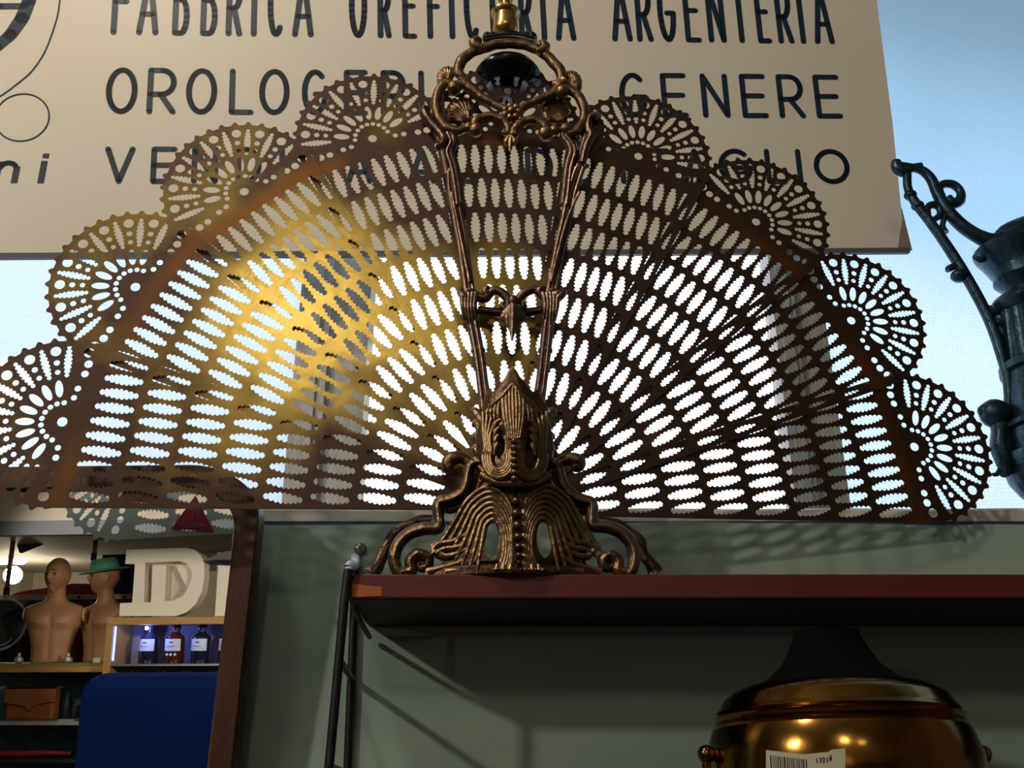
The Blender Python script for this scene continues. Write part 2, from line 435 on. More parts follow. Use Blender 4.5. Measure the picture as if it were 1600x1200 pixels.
# window posts and panes
PY = 1.36
def post(px0, px1, ptop, nm):
    a = at(px0, 785, PY); c = at(px1, 785, PY)
    w = c.x - a.x; x = a.x
    b = MB()
    b.box((x, PY, SZ), (x + w * .42, PY + .05, WT)); b.box((x + w * .42, PY + .012, SZ), (x + w * .93, PY + .05, WT))
    b.box((x + w * .10, PY - .006, SZ), (x + w * .30, PY, WT))
    o = struct(nm, b, M_POST)
    b = MB(); b.box((x + w * .93, PY + .004, SZ), (x + w, PY + .05, WT)); q = b.build('frame_edge', M_ALU, o, smooth=False)
    return x, x + w
pl = post(440, 567, 0, 'trim_2')
pr = post(1243, 1330, 0, 'trim_3')
b = MB(); b.box((WX0, PY, SZ), (WX1, PY + .05, SZ + .012)); b.box((WX0, PY, WT - .05), (WX1, PY + .05, WT)); struct('trim_4', b, M_POST)
def pane_mat(name, tint, t_clear, t_tint, bump):
    m = bpy.data.materials.new(name); m.use_nodes = True; t = m.node_tree; t.nodes.clear()
    o = t.nodes.new('ShaderNodeOutputMaterial'); tr = t.nodes.new('ShaderNodeBsdfTransparent'); tl = t.nodes.new('ShaderNodeBsdfTranslucent')
    gl = t.nodes.new('ShaderNodeBsdfGlossy'); gl.inputs['Roughness'].default_value = 0.25
    tr.inputs[0].default_value = (*t_tint, 1); tl.inputs[0].default_value = (*tint, 1)
    mx = t.nodes.new('ShaderNodeMixShader'); mx.inputs[0].default_value = t_clear
    t.links.new(tl.outputs[0], mx.inputs[1]); t.links.new(tr.outputs[0], mx.inputs[2])
    m2 = t.nodes.new('ShaderNodeMixShader'); m2.inputs[0].default_value = 0.04
    t.links.new(mx.outputs[0], m2.inputs[1]); t.links.new(gl.outputs[0], m2.inputs[2])
    if bump:
        # fine moulded dots of patterned glass vary how much it scatters
        g = t.nodes.new('ShaderNodeTexCoord'); v = t.nodes.new('ShaderNodeTexVoronoi'); v.inputs['Scale'].default_value = 170; v.inputs['Randomness'].default_value = 0.3
        t.links.new(g.outputs['Object'], v.inputs['Vector'])
        r = t.nodes.new('ShaderNodeMapRange'); r.inputs[1].default_value = 0.0; r.inputs[2].default_value = 0.6; r.inputs[3].default_value = t_clear + bump; r.inputs[4].default_value = t_clear - bump
        t.links.new(v.outputs['Distance'], r.inputs[0]); t.links.new(r.outputs[0], mx.inputs[0])
    t.links.new(m2.outputs[0], o.inputs[0])
    return m
M_P1 = pane_mat('frosted_pane_left', (0.60, 0.64, 0.68), 0.52, (0.86, 0.93, 1.0), 0.08)
M_P2 = pane_mat('clear_pane', (1, 1, 1), 0.92, (1, 1, 1), 0)
M_P3 = pane_mat('frosted_pane_right', (0.36, 0.43, 0.50), 0.74, (0.84, 0.93, 1.0), 0.08)
for nm, xa, xb, m in (('window_1', WX0, pl[0], M_P1), ('window_2', pl[1], pr[0], M_P2), ('window_3', pr[1], WX1, M_P3)):
    b = MB(); b.box((xa + .001, PY + .030, SZ + .010), (xb - .001, PY + .033, WT - .05)); struct(nm, b, m)

# ------------------------------------------------------------------ shelf, bracket, screw
SHT, SHB, SHF = 0.2138, 0.1913, 0.94
SX0 = -0.1505
b = MB(); b.box((SX0, SHF, SHB), (1.25, WY, SHT))
shelf = tag(b.build('wall_shelf', M_SHELF, loc=(0, SHF, SHB), smooth=False, bevel=.0015), 'red-brown veneered wall shelf carrying the brass fan screen', 'shelf')
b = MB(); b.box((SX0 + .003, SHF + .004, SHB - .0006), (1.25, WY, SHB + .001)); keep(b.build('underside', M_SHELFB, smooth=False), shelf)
mi = shelf.matrix_basis.inverted()
b = MB()
a0 = at(551, 912, SHF - .0006); a1 = at(596, 917, SHF - .0006); a2 = at(597, 931, SHF - .0006); a3 = at(550, 933, SHF - .0006)
b.add([a0, a1, a2, a3] + [q + Vector((0, .002, 0)) for q in (a0, a1, a2, a3)], [(0,1,2,3),(7,6,5,4),(0,4,5,1),(1,5,6,2),(2,6,7,3),(3,7,4,0)])
q = keep(b.build('bare_wood_chip', M_CHIP, smooth=False), shelf); q['label'] = 'orange bare wood where the veneer is chipped off'
# lower shelf under the samovar
b = MB(); b.box((SX0, 0.78, -0.165), (1.25, WY, -0.14)); tag(b.build('wall_shelf', M_SHELF, loc=(0, .78, -.165), smooth=False, bevel=.0015), 'lower wall shelf under the brass samovar, below the frame', 'shelf')

br = empty('shelf_bracket', (-.158, WY, -.4), 'black wire ladder bracket at the left end of the upper shelf', 'bracket')
b = MB(); pf = [at(545, 884, SHF - .004), at(538, 940, SHF - .004), at(527, 1060, SHF - .004), at(514, 1200, SHF - .004), at(496, 1400, SHF - .004)]
top = at(545, 882, SHF - .004)
b.tube(pf, .0042, 10, 3); keep(b.build('front_wire', M_BLACK), br)
rx = -.166
b = MB(); b.tube([(rx, WY - .0045, .262), (rx + .003, WY - .0045, .1), (rx + .007, WY - .0045, -.1), (rx + .010, WY - .0045, -.35)], .0042, 10, 3); keep(b.build('rear_wire', M_BLACK), br)
b = MB(); b.tube([pf[0] + Vector((0, 0, -.004)), pf[0] + Vector((.001, .002, .001)), pf[0] + Vector((.004, .012, .0035)), (rx, WY - .012, .2605), (rx, WY - .004, .259)], .0046, 10, 3)
q = keep(b.build('top_loop', M_PLUG), br); q['label'] = 'pale plastic covered top loop'
def on(P, z):
    for p, q_ in zip(P, P[1:]):
        if q_.z <= z <= p.z: return p.lerp(q_, (p.z - z) / (p.z - q_.z))
for zz in (.136, .047, -.05):
    b = MB(); f_ = on([Vector(p) for p in pf], zz); b.tube([f_, (rx + .004, WY - .0045, zz)], .0033, 8, 0); keep(b.build('rung', M_BLACK), br)
b = MB(); b.tube([on(pf, .212) + Vector((.003, 0, 0)), (SX0 + .002, SHF + .01, .209)], .0022, 8, 0)
b.tube([on(pf, .197) + Vector((.003, .004, 0)), (SX0 + .0015, SHF + .05, .186), (SX0 + .004, WY - .01, .178)], .0026, 8, 3); keep(b.build('shelf_clip', M_BLACK), br)
sc = at(563, 858, WY)
b = MB(); b.lathe([(0.0, -.0035), (.004, -.003), (.0062, -.001), (.0066, .0005), (.0066, .003)], n=20)
xf = Matrix.Translation(sc + Vector((0, -.003, 0))) @ Matrix.Rotation(-PI / 2, 4, 'X')
scr = b.build('wall_screw', M_SCREW, xf=xf, loc=sc)
tag(scr, 'round-headed screw in the green wall above the bracket', 'screw')
b = MB(); R_ = Matrix.Rotation(.5, 4, 'Y')
for a_ in (.5, .5 + PI / 2):
    d = Vector((math.cos(a_), 0, math.sin(a_))) * .003; b.bar(sc + Vector((0, -.0066, 0)) - d, sc + Vector((0, -.0066, 0)) + d, .0008, .0008)
keep(b.build('cross_slot', M_PRINT, smooth=False), scr)

# ------------------------------------------------------------------ sign
SGN = empty('shop_sign', (-.5815, 1.22, .8365), 'large cream shop sign with navy lettering hanging against the window', 'sign', rot=(.1613, -.0528, .0777))
def sign_part(mb, name, m, **k):
    o = mb.build(name, m, SGN, **k); return o
me = fill('board', [[(-.50, -.110), (1.160, -.107), (1.174, -.060), (1.180, .10), (1.186, .62), (-.50, .62)]], .004, M_SIGN)
o = bpy.data.objects.new('board', me); C.objects.link(o); o.parent = SGN; o.location = (0, .003, 0)
b = MB()
b.add([(1.145, .0015, -.107), (1.183, .0015, -.108), (1.176, .0015, -.040), (1.165, .0015, -.052), (1.145, .004, -.107), (1.183, .004, -.108), (1.176, .004, -.040), (1.165, .004, -.052)], [(0,1,2,3),(7,6,5,4),(0,4,5,1),(1,5,6,2),(2,6,7,3),(3,7,4,0)])
q = sign_part(b, 'torn_corner', M_BACKB, smooth=False); q['label'] = 'brown torn lower right corner'
b = MB(); b.box((-.50, -.001, -.113), (1.178, .007, -.105)); sign_part(b, 'bottom_edging', M_BEAM, smooth=False)
b = MB(); b.box((-.2, .0072, .60), (1.0, .012, .63))
for x in (-.1, .9): b.box((x, .006, .58), (x + .03, .16, .61))
sign_part(b, 'hanger', M_METAL, smooth=False)
ARC = lambda cx, cy, rx, ry, a0, a1, n=14: [(cx + rx * math.cos(math.radians(a0 + (a1 - a0) * i / n)), cy + ry * math.sin(math.radians(a0 + (a1 - a0) * i / n))) for i in range(n + 1)]
G = {
 'A': [[(0, 0), (.5, 1), (1, 0)], [(.2, .30), (.8, .30)]],
 'B': [[(0, 0), (0, 1), (.55, 1)] + ARC(.55, .77, .38, .23, 90, -90, 8) + [(0, .54)], [(.55, .54)] + ARC(.55, .27, .45, .27, 90, -90, 8) + [(0, 0)]],
 'C': [ARC(.5, .5, .5, .5, 50, 310, 22)],
 'D': [[(0, 0), (0, 1), (.4, 1)] + ARC(.4, .5, .6, .5, 90, -90, 12) + [(0, 0)]],
 'E': [[(1, 1), (0, 1), (0, 0), (1, 0)], [(0, .5), (.9, .5)]],
 'F': [[(1, 1), (0, 1), (0, 0)], [(0, .5), (.9, .5)]],
 'G': [ARC(.5, .5, .5, .5, 50, 330, 22) + [(1, .45), (.52, .45)]],
 'I': [[(0, 0), (0, 1)]],
 'L': [[(0, 1), (0, 0), (1, 0)]],
 'N': [[(0, 0), (0, 1), (1, 0), (1, 1)]],
 'O': [ARC(.5, .5, .5, .5, 0, 360, 30)],
 'R': [[(0, 0), (0, 1), (.5, 1)] + ARC(.5, .71, .5, .29, 90, -90, 10) + [(0, .42)], [(.45, .42), (1, 0)]],
 'T': [[(0, 1), (1, 1)], [(.5, 1), (.5, 0)]],
 'V': [[(0, 1), (.5, 0), (1, 1)]],
 'S': [[(.95, .82), (.75, .97), (.5, 1), (.2, .95), (.03, .78), (.15, .60), (.5, .5), (.85, .40), (.97, .22), (.8, .05), (.5, 0), (.2, .04), (.03, .2)]],
 'W': [[(0, 1), (.25, 0), (.5, .8), (.75, 0), (1, 1)]],
 'P': [[(0, 0), (0, 1), (.5, 1)] + ARC(.5, .73, .5, .27, 90, -90, 10) + [(0, .46)]],
 'H': [[(0, 0), (0, 1)], [(1, 0), (1, 1)], [(0, .5), (1, .5)]],
}
def stroke(mb, pts, w, th, y=0.0, width=None):
    hw = w / 2
    for i, (x, z) in enumerate(pts):
        if width: hw = width[i] / 2
        n = 10; vs = [(x + hw * math.cos(2*PI*k/n), y - th, z + hw * math.sin(2*PI*k/n)) for k in range(n)]
        vs += [(p[0], y, p[2]) for p in vs]
        mb.add(vs, [tuple(range(n))] + [(k, n + k, n + (k+1) % n, (k+1) % n) for k in range(n)])
    for i in range(len(pts) - 1):
        (xa, za), (xb, zb) = pts[i], pts[i + 1]
        dx, dz = xb - xa, zb - za; L = math.hypot(dx, dz)
        if L < 1e-7: continue
        ha = (width[i] if width else w) / 2; hb = (width[i + 1] if width else w) / 2
        nx, nz = -dz / L, dx / L
        P = [(xa + nx*ha, za + nz*ha), (xa - nx*ha, za - nz*ha), (xb - nx*hb, zb - nz*hb), (xb + nx*hb, zb + nz*hb)]
        vs = [(p[0], y - th, p[1]) for p in P] + [(p[0], y, p[1]) for p in P]
        mb.add(vs, [(0,1,2,3), (0,4,5,1), (1,5,6,2), (2,6,7,3), (3,7,4,0)])
def letters(mb, items, z0, cap, w, th=.0006, y=.001, off=0):
    for ch, xa, xb in items:
        xa += w * .5; xb -= w * .5
        if xb < xa: xa = xb = (xa + xb) / 2
        lo = z0 + w / 2; h = cap - w
        for k, st in enumerate(G[ch]):
            stroke(mb, [(xa + px * (xb - xa), lo + pz * h) for px, pz in st], w, th, y)
ROW1 = [('F', -0.0011, 0.0254), ('A', 0.0355, 0.0677), ('B', 0.087, 0.112), ('B', 0.1278, 0.1529), ('R', 0.165, 0.1893), ('I', 0.2061, 0.2061), ('C', 0.2258, 0.2521), ('A', 0.2625, 0.2946), ('O', 0.3469, 0.3746), ('R', 0.3899, 0.411), ('E', 0.4273, 0.4495), ('F', 0.4649, 0.4862), ('I', 0.5027, 0.5027), ('C', 0.5212, 0.5465), ('E', 0.5611, 0.5837), ('R', 0.6052, 0.6269), ('I', 0.6437, 0.6437), ('A', 0.6614, 0.6932), ('A', 0.7489, 0.781), ('R', 0.788, 0.8141), ('G', 0.8232, 0.8525), ('E', 0.8646, 0.89), ('N', 0.9012, 0.9297), ('T', 0.9399, 0.9686), ('E', 0.9799, 1.0025), ('R', 1.0128, 1.0386), ('I', 1.0531, 1.0531), ('A', 1.0717, 1.1039)]
ROW2 = [('O', -0.0024, 0.0424), ('R', 0.0559, 0.0975), ('O', 0.1111, 0.1557), ('L', 0.173, 0.2087), ('O', 0.2161, 0.2603), ('G', 0.2779, 0.3169), ('E', 0.3393, 0.3748), ('R', 0.3935, 0.4312), ('I', 0.4539, 0.4539), ('E', 0.4795, 0.5156), ('I', 0.5941, 0.5941), ('N', 0.6298, 0.6705), ('G', 0.7535, 0.7977), ('E', 0.8185, 0.8591), ('N', 0.881, 0.9239), ('E', 0.9429, 0.9842), ('R', 1.0013, 1.0428), ('E', 1.0601, 1.1019)]
ROW3 = [('V', 0.0017, 0.044), ('E', 0.0661, 0.1025), ('N', 0.123, 0.1606), ('D', 0.1848, 0.2218), ('I', 0.2508, 0.2508), ('T', 0.2817, 0.3191), ('A', 0.342, 0.3806), ('A', 0.4315, 0.4733), ('L', 0.4948, 0.5294), ('D', 0.6048, 0.6464), ('E', 0.6695, 0.703), ('T', 0.7347, 0.7675), ('T', 0.7907, 0.8237), ('A', 0.8413, 0.8823), ('G', 0.897, 0.9511), ('L', 0.9699, 1.0027), ('I', 1.0226, 1.0226), ('O', 1.0455, 1.1016)]
b = MB()
letters(b, ROW1, .2370, .112, .0086); letters(b, ROW2, .1082, .0752, .0084); letters(b, ROW3, -.0011, .0580, .0080)
q = sign_part(b, 'lettering', M_INK, smooth=False); q['label'] = 'three rows of navy rounded capitals'
# emblem at the left edge: thick hooked stroke, thin curve, thin ring, last letters of a name
b = MB()
stroke(b, [(-.26, .283), (-.16, .2815), (-.125, .2825)], .010, .0006, .001)
EMB = lambda nm: sign_part(b, nm, M_INK, smooth=False)
P_ = [(-.113, .40), (-.1165, .33), (-.120, .292), (-.128, .262), (-.142, .235), (-.160, .214), (-.19, .19), (-.23, .17)]
stroke(b, P_, .02, .0006, .001, [.016, .018, .0195, .020, .0185, .016, .012, .008])
EMB('emblem_hook'); b = MB()
P_ = [(-.082, .44), (-.0765, .35), (-.0768, .2824), (-.0811, .2503), (-.0919, .208), (-.1076, .1766), (-.1241, .1579), (-.1489, .1352), (-.18, .115)]
Q_ = []
for i in range(len(P_) - 1):
    for k in range(4):
        t = k / 4; p0 = P_[max(i-1, 0)]; p1 = P_[i]; p2 = P_[i+1]; p3 = P_[min(i+2, len(P_)-1)]
        Q_.append(tuple(.5 * (2*p1[j] + (p2[j]-p0[j])*t + (2*p0[j]-5*p1[j]+4*p2[j]-p3[j])*t*t + (3*p1[j]-p0[j]-3*p2[j]+p3[j])*t**3) for j in (0, 1)))
stroke(b, Q_, .0022, .0006, .001)
EMB('emblem_curve'); b = MB()
stroke(b, ARC(-.1165, .1020, .0375, .0372, 0, 360, 48), .0022, .0006, .001)
EMB('emblem_ring'); b = MB()
def blk(x0, x1, z0, z1, sl=.1):
    s_ = (z0 + .0) * 0
    b.add([(x0, .0004, z0), (x1, .0004, z0), (x1 + (z1-z0)*sl, .0004, z1), (x0 + (z1-z0)*sl, .0004, z1), (x0, .001, z0), (x1, .001, z0), (x1 + (z1-z0)*sl, .001, z1), (x0 + (z1-z0)*sl, .001, z1)], [(0,1,2,3),(0,4,5,1),(1,5,6,2),(2,6,7,3),(3,7,4,0)])
blk(-.0885, -.0797, 0, .0340); blk(-.0840, -.0755, .0385, .0455)
q = EMB('letter_i'); b = MB()
blk(-.1245, -.1155, 0, .0255); blk(-.150, -.141, 0, .033)
stroke(b, ARC(-.1295, .0235, .0105, .0075, 10, 170, 10), .0075, .0006, .001)
EMB('letter_n')

# ------------------------------------------------------------------ fan screen
R = 0.45
PIV = Vector((.005, 2.213, .666)) * R
FAN = empty('fan_fire_screen', (PIV.x, PIV.y, SHT), 'folding perforated brass fan fire screen on an ornate bronze stand', 'fire screen')
FMI = FAN.matrix_basis.inverted()
rotE = Euler((math.radians(1.8), math.radians(-1.2), math.radians(7.1)), 'XYZ').to_matrix().to_4x4()
STEP = 20.21
D2 = math.radians
def rot2(p, a): return (p[0] * math.cos(a) - p[1] * math.sin(a), p[0] * math.sin(a) + p[1] * math.cos(a))
def lens(cx, cz, ang, hl, hw, bumps=8, amp=.0030, tip=.0040, skew=0.0):
    # a slot punched as a chain of overlapping round bites: wide in the middle, tapering to round tips
    pts = []
    n = bumps * 5
    for side in (1, -1):
        for i in range(n + 1):
            t = -1 + 2 * i / n
            if side < 0: t = -t
            w = tip + (hw - tip) * (1 - abs(t) ** 1.7)
            w += amp * (abs(math.sin((t + 1) * PI / 2 * bumps)) ** .7 - .75)
            if abs(t) > .9: w = min(w, tip * 1.1 * math.sqrt(max(0, 1 - ((abs(t) - .9) / .1) ** 2)) + .0002)
            if i in (0, n) and side < 0: continue
            pts.append((w * side + skew * side * 0, t * hl + side * skew * (1 - t * t)))
    return [(cx + rot2(p, ang)[0], cz + rot2(p, ang)[1]) for p in pts]
def ell(cx, cz, rx, rz, ang=0, n=14):
    return [(cx + rot2((rx * math.cos(2*PI*k/n), rz * math.sin(2*PI*k/n)), ang)[0], cz + rot2((rx * math.cos(2*PI*k/n), rz * math.sin(2*PI*k/n)), ang)[1]) for k in range(n)]
def leaf_loops():
    L = []
    hw = lambda u: .025 + .168 * u
    out = [(-.03, -.045), (.03, -.045), (hw(0), 0), (hw(.5), .5), (hw(.965), .965)]
    na = 21
    for i in range(na * 8 + 1):
        a = D2(-6 + 192 * i / (na * 8))
        rr = 0.1900 + .0095 * (max(0, math.cos((math.degrees(a) - 90) * 2 * PI / 9.8)) ** 0.8)
        out.append((rr * math.cos(a), 1 + rr * math.sin(a)))
    out += [(-hw(.965), .965), (-hw(.5), .5), (-hw(0), 0)]
    L.append(out)
    for j in range(8):
        n = 10 - j; u = .902 - .1 * j
        for i in range(n):
            v = (i - (n - 1) / 2) * .0336
            L.append(lens(v, u - .004 * (abs(v) / .15) ** 2, D2(3.0), .0428, .0120, 8, .0044, .0042, .0028))
    c = (0, 1.0)
    L.append(ell(0, 1.0, .0110, .0110, 0, 16))
    for i in range(9):   # dots and long scalloped slots
        a = D2(-78.4 + 19.6 * i)
        L.append(ell(math.sin(a) * .044, 1 + math.cos(a) * .044, .0062, .0062, 0, 10))
        L.append(lens(math.sin(a) * .141, 1 + math.cos(a) * .141, -a, .0385, .0084, 8, .0036, .0032))
    for i in range(8):
        a = D2(-68.6 + 19.6 * i)
        L.append(ell(math.sin(a) * .0775, 1 + math.cos(a) * .0775, .0086, .0205, -a, 16))
        L.append(ell(math.sin(a) * .117, 1 + math.cos(a) * .117, .0062, .0062, 0, 10))
        L.append(ell(math.sin(a) * .1395, 1 + math.cos(a) * .1395, .0070, .0070, 0, 10))
        L.append(ell(math.sin(a) * .1675, 1 + math.cos(a) * .1665, .0118, .0118, 0, 14))
    for s in (-1, 1):
        L.append(ell(s * .058, .992, .0068, .0068, 0, 10)); L.append(ell(s * .080, .990, .0074, .0074, 0, 10))
        L.append(ell(s * .116, .985, .0085, .0085, 0, 10)); L.append(ell(s * .140, .984, .0095, .0095, 0, 12)); L.append(ell(s * .166, .990, .0115, .0115, 0, 12))
    return [[(x * R, z * R) for x, z in q] for q in L]
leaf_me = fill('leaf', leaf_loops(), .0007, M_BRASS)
LEAF = {}
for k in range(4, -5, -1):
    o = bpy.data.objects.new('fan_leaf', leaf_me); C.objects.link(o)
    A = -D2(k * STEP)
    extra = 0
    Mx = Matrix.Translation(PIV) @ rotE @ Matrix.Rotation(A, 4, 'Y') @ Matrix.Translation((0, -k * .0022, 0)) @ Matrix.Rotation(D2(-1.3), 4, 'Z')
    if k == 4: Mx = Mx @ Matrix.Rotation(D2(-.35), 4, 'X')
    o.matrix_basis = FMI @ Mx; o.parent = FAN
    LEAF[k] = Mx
# pivot bolt
b = MB(); b.lathe([(0, -.014), (.005, -.013), (.007, -.010), (.007, -.006), (.003, -.006), (.003, .010), (.006, .010), (.006, .013), (0, .014)], n=20)
o = b.build('pivot_bolt', M_CAST, xf=Matrix.Translation(PIV) @ rotE @ Matrix.Rotation(-PI/2, 4, 'X')); o.parent = FAN; o.matrix_parent_inverse = FMI
# sticker on the back of the lowest left leaf
STK = (-.110, .372)
def leafpt(x, z, y=.0009): return LEAF[4] @ Vector((x, y, z))

# ---- cast stand
c2 = lambda x, y: (640 + x / 3.75, y / 3.75)
c3 = lambda x, y: (640 + x / 3.75, 300 + y / 3.75)
c4 = lambda x, y: (560 + x / 3.2, 580 + y / 3.2)
YC = .958
def P3(lst, f=lambda a, b_: (a, b_), Y=YC, bulge=0.0, bw=80, zmin=SHT + .002):
    out = []
    for q in lst:
        px, py = f(q[0], q[1]); y = Y
        if len(q) > 2: y += q[2]
        if bulge: y -= bulge * max(0, 1 - ((px - 803) / bw) ** 2)
        v = at(px, py, y)
        if v.z < zmin: v.z = zmin
        out.append(v)
    return out
def fin(mb, name, m=M_CAST): return keep(mb.build(name, m), FAN)

# base casting: pierced relief plates with flowing ridges
def relief(name_loops, f, Y, th, bulge, bw, mb):
    # plate in pixel-space outline mapped on the plane y=Y, then bulged forward
    loops = []
    for L in name_loops:
        q = []
        for (x, y) in L:
            px, py = f(x, y); v = at(px, py, Y); q.append((v.x, max(v.z, SHT + .0005)))
        loops.append(q)
    me = fill('tmp', loops, th, M_CAST, bev=.0015)
    bm = bmesh.new(); bm.from_mesh(me)
    bmesh.ops.triangulate(bm, faces=bm.faces)
    for _ in range(2):
        es = [e for e in bm.edges if e.calc_length() > .012]
        if es: bmesh.ops.subdivide_edges(bm, edges=es, cuts=1)
        bmesh.ops.triangulate(bm, faces=bm.faces)
    xc = at(803, 750, Y).x; wv = bw / 80 * .046
    vs = [Vector((v.co.x, v.co.y + Y - bulge * max(0, 1 - ((v.co.x - xc) / wv) ** 2), v.co.z)) for v in bm.verts]
    for i, v in enumerate(bm.verts): v.index = i
    mb.add(vs, [[v.index for v in fc.verts] for fc in bm.faces])
    bm.free(); bpy.data.meshes.remove(me)
def ellp(cx, cy, rx, ry, n=22): return [(cx + rx * math.cos(2*PI*i/n), cy + ry * math.sin(2*PI*i/n)) for i in range(n)]
b = MB()
SK = [(740,535),(650,580),(580,660),(520,760),(470,830),(400,862),(372,880),(378,915),(440,945),(420,985),(345,1000),(340,1040),(1205,1040),(1200,1000),(1135,985),(1115,945),(1180,905),(1180,870),(1110,855),(1050,790),(1000,700),(930,590),(850,535)]
relief([SK, ellp(668, 868, 44, 112), ellp(926, 862, 46, 108)], c4, YC + .004, .016, .022, 110, b)
# ridges of the skirt
for sgn, cx, cy in ((-1, 668, 868), (1, 926, 862)):
    for k in range(7):
        rx = 56 + 15 * k; ry = 125 + 27 * k
        if sgn < 0: ccx = cx + 6 - k * 3
        else: ccx = cx - 6 + k * 3
        pts = []
        for i in range(15):
            a = D2(-62 + 200 * i / 14)   # from inner foot over the top to the outer side
            x = ccx - sgn * -rx * math.cos(a) * (1 if math.cos(a) * 1 > 0 else 1) * -1 if False else ccx + (-sgn) * rx * math.cos(a)
            y = cy - ry * math.sin(a)
            if (-sgn) * (x - 797) < -0: pass
            # keep the inner flank beside the bead row
            if sgn < 0: x = min(x, 768 - (6 - k) * 3)
            else: x = max(x, 828 + (6 - k) * 3)
            if math.cos(a) < 0: x += sgn * (max(0, (y - (cy - 40))) * .10 * k * .35 + (-math.cos(a)) ** 2 * k * 7)
            pts.append((x, y))
        # tail flows out to the leaf tip / foot
        xe, ye = pts[-1]
        tx = 668 - 668 + (cx + sgn * (75 + 38 * k)); ty = 1000 - k * 14
        pts += [((xe + tx) / 2 + sgn * 4, (ye + ty) / 2 + 22), (tx, ty)]
        b.tube(P3(pts, c4, YC - .004, .022, 110), [.0012] + [.0027] * (len(pts) - 2) + [.0012], 8, 3)
for k in range(7):   # small flutes at the foot
    for s in (-1, 1):
        x0 = 797 + s * (18 + k * 17)
        b.tube(P3([(x0, 985 - (20 if k % 2 else 0)), (x0 + s * 4, 1030)], c4, YC - .006, .022, 110), [.0014, .0026], 8, 0)
for i, (x, y, r) in enumerate([(776,580,20),(785,650,22),(788,712,23),(793,772,22),(796,828,20),(799,878,18),(801,922,15),(802,958,12)]):
    v = P3([(x, y)], c4, YC - .008, .022, 110)[0]; b.ball(v, (r / 3.2 * .00062, .006, r / 3.2 * .00062 * .95), 12, 8)
# curled leaf tips left and right of the skirt
for s, P_ in ((-1, [[(560,800),(480,850),(410,862),(378,885),(385,905)], [(570,840),(500,880),(430,890),(392,912)], [(560,880),(490,915),(440,925),(410,918)], [(575,920),(500,960),(430,980),(345,1003)], [(590,960),(520,990),(440,1005)]]),
             (1, [[(1010,800),(1080,850),(1140,862),(1180,885),(1170,905)], [(1005,840),(1070,880),(1130,890),(1165,912)], [(1010,880),(1080,915),(1130,925),(1155,920)], [(1000,920),(1070,960),(1130,980),(1215,1003)], [(990,960),(1060,990),(1120,1005)]])):
    for q in P_: b.tube(P3(q, c4, YC - .006, .012, 120), [.0030] * (len(q) - 1) + [.0038], 8, 3)
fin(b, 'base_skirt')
# upper acanthus body
b = MB()
UP = [(628,215),(640,262),(612,300),(596,350),(598,410),(618,470),(655,530),(740,552),(900,548),(950,480),(968,410),(964,350),(950,300),(934,255),(940,215),(915,190),(893,150),(868,170),(842,150),(820,118),(800,100),(785,72),(771,58),(756,72),(742,104),(722,125),(700,150),(672,165),(650,150),(640,185)]
relief([UP, ellp(703, 432, 34, 54), ellp(860, 440, 31, 50)], c4, YC - .004, .018, .026, 70, b)
for q in range(-7, 8):
    aq = abs(q); xt = 771 + q * (15 if q < 0 else 14); yt = 62 + aq * 17
    if aq <= 3: P_ = [(xt, yt), (774 + q * 17, 150), (777 + q * 15, 240), (779 + q * 9, 335)]
    else: P_ = [(xt, yt), (774 + q * 18.5, 175 + aq * 4), (777 + q * 19, 250 - (aq - 4) * 3)]
    b.tube(P3(P_, c4, YC - .0135, .0275, 70), [.0010] + [.0026] * (len(P_) - 2) + [.0012], 8, 4)
for q in (-1, 1):
    b.tube(P3([(771 + q * 3, 66), (771 + q * 45, 120), (771 + q * 95, 165), (771 + q * 118, 190)], c4, YC - .015, .026, 70), [.0018, .0030, .0030, .0018], 8, 4)
for s, cx, cy in ((-1, 703, 432), (1, 860, 440)):
    for k in range(4):
        rx = 42 + 12 * k; ry = 62 + 13 * k; pts = []
        for i in range(15):
            a = D2(150 + 240 * i / 14)
            x = cx + (-s) * rx * math.cos(a) * -1 * -1; y = cy - ry * math.sin(a)
            if s < 0: x = min(x, 768 - (3 - k) * 5)
            else: x = max(x, 796 + (3 - k) * 5)
            pts.append((x, y))
        st = pts[0]
        if True: pts = [(st[0] + s * -18 + s * (10 * k), 250 - k * 16), (st[0] + s * 8, 330 - k * 8)] + pts
        b.tube(P3(pts, c4, YC - .015, .028, 70), [.0014] + [.0024] * (len(pts) - 2) + [.0014], 8, 3)
    for j in range(4):   # feathered tips
        ox = cx + s * -12; yy = 255 + j * 38
        b.tube(P3([(cx - s * (8 - j * 4), yy - 12), (cx + s * 14, yy + 6), (cx + s * (30 - j * 2), yy + 50)], c4, YC - .018, .028, 70), [.0016, .0026, .0012], 8, 4)
for i in range(7):
    v = P3([(779, 352 + i * 31)], c4, YC - .021, .028, 70)[0]; b.ball(v, (.0036 + .0004 * (i % 2), .005, .0032), 12, 8)
for s, tx in ((-1, 585), (1, 965)):   # outer serrated leaf
    for j in range(5):
        xx = tx + s * (8 if j == 0 else 0); y0_ = 195 + j * 62
        b.tube(P3([(xx - s * 55, y0_ + 70), (xx - s * 22, y0_ + 22), (xx, y0_), (xx + s * 10, y0_ + 22)], c4, YC + .002, .010, 80), [.0046, .0048, .0036, .0016], 8, 4)
b.tube(P3([(620, 520), (690, 552), (780, 560), (880, 556), (950, 520)], c4, YC - .010, .026, 70), .0045, 10, 5)
fin(b, 'acanthus_body')
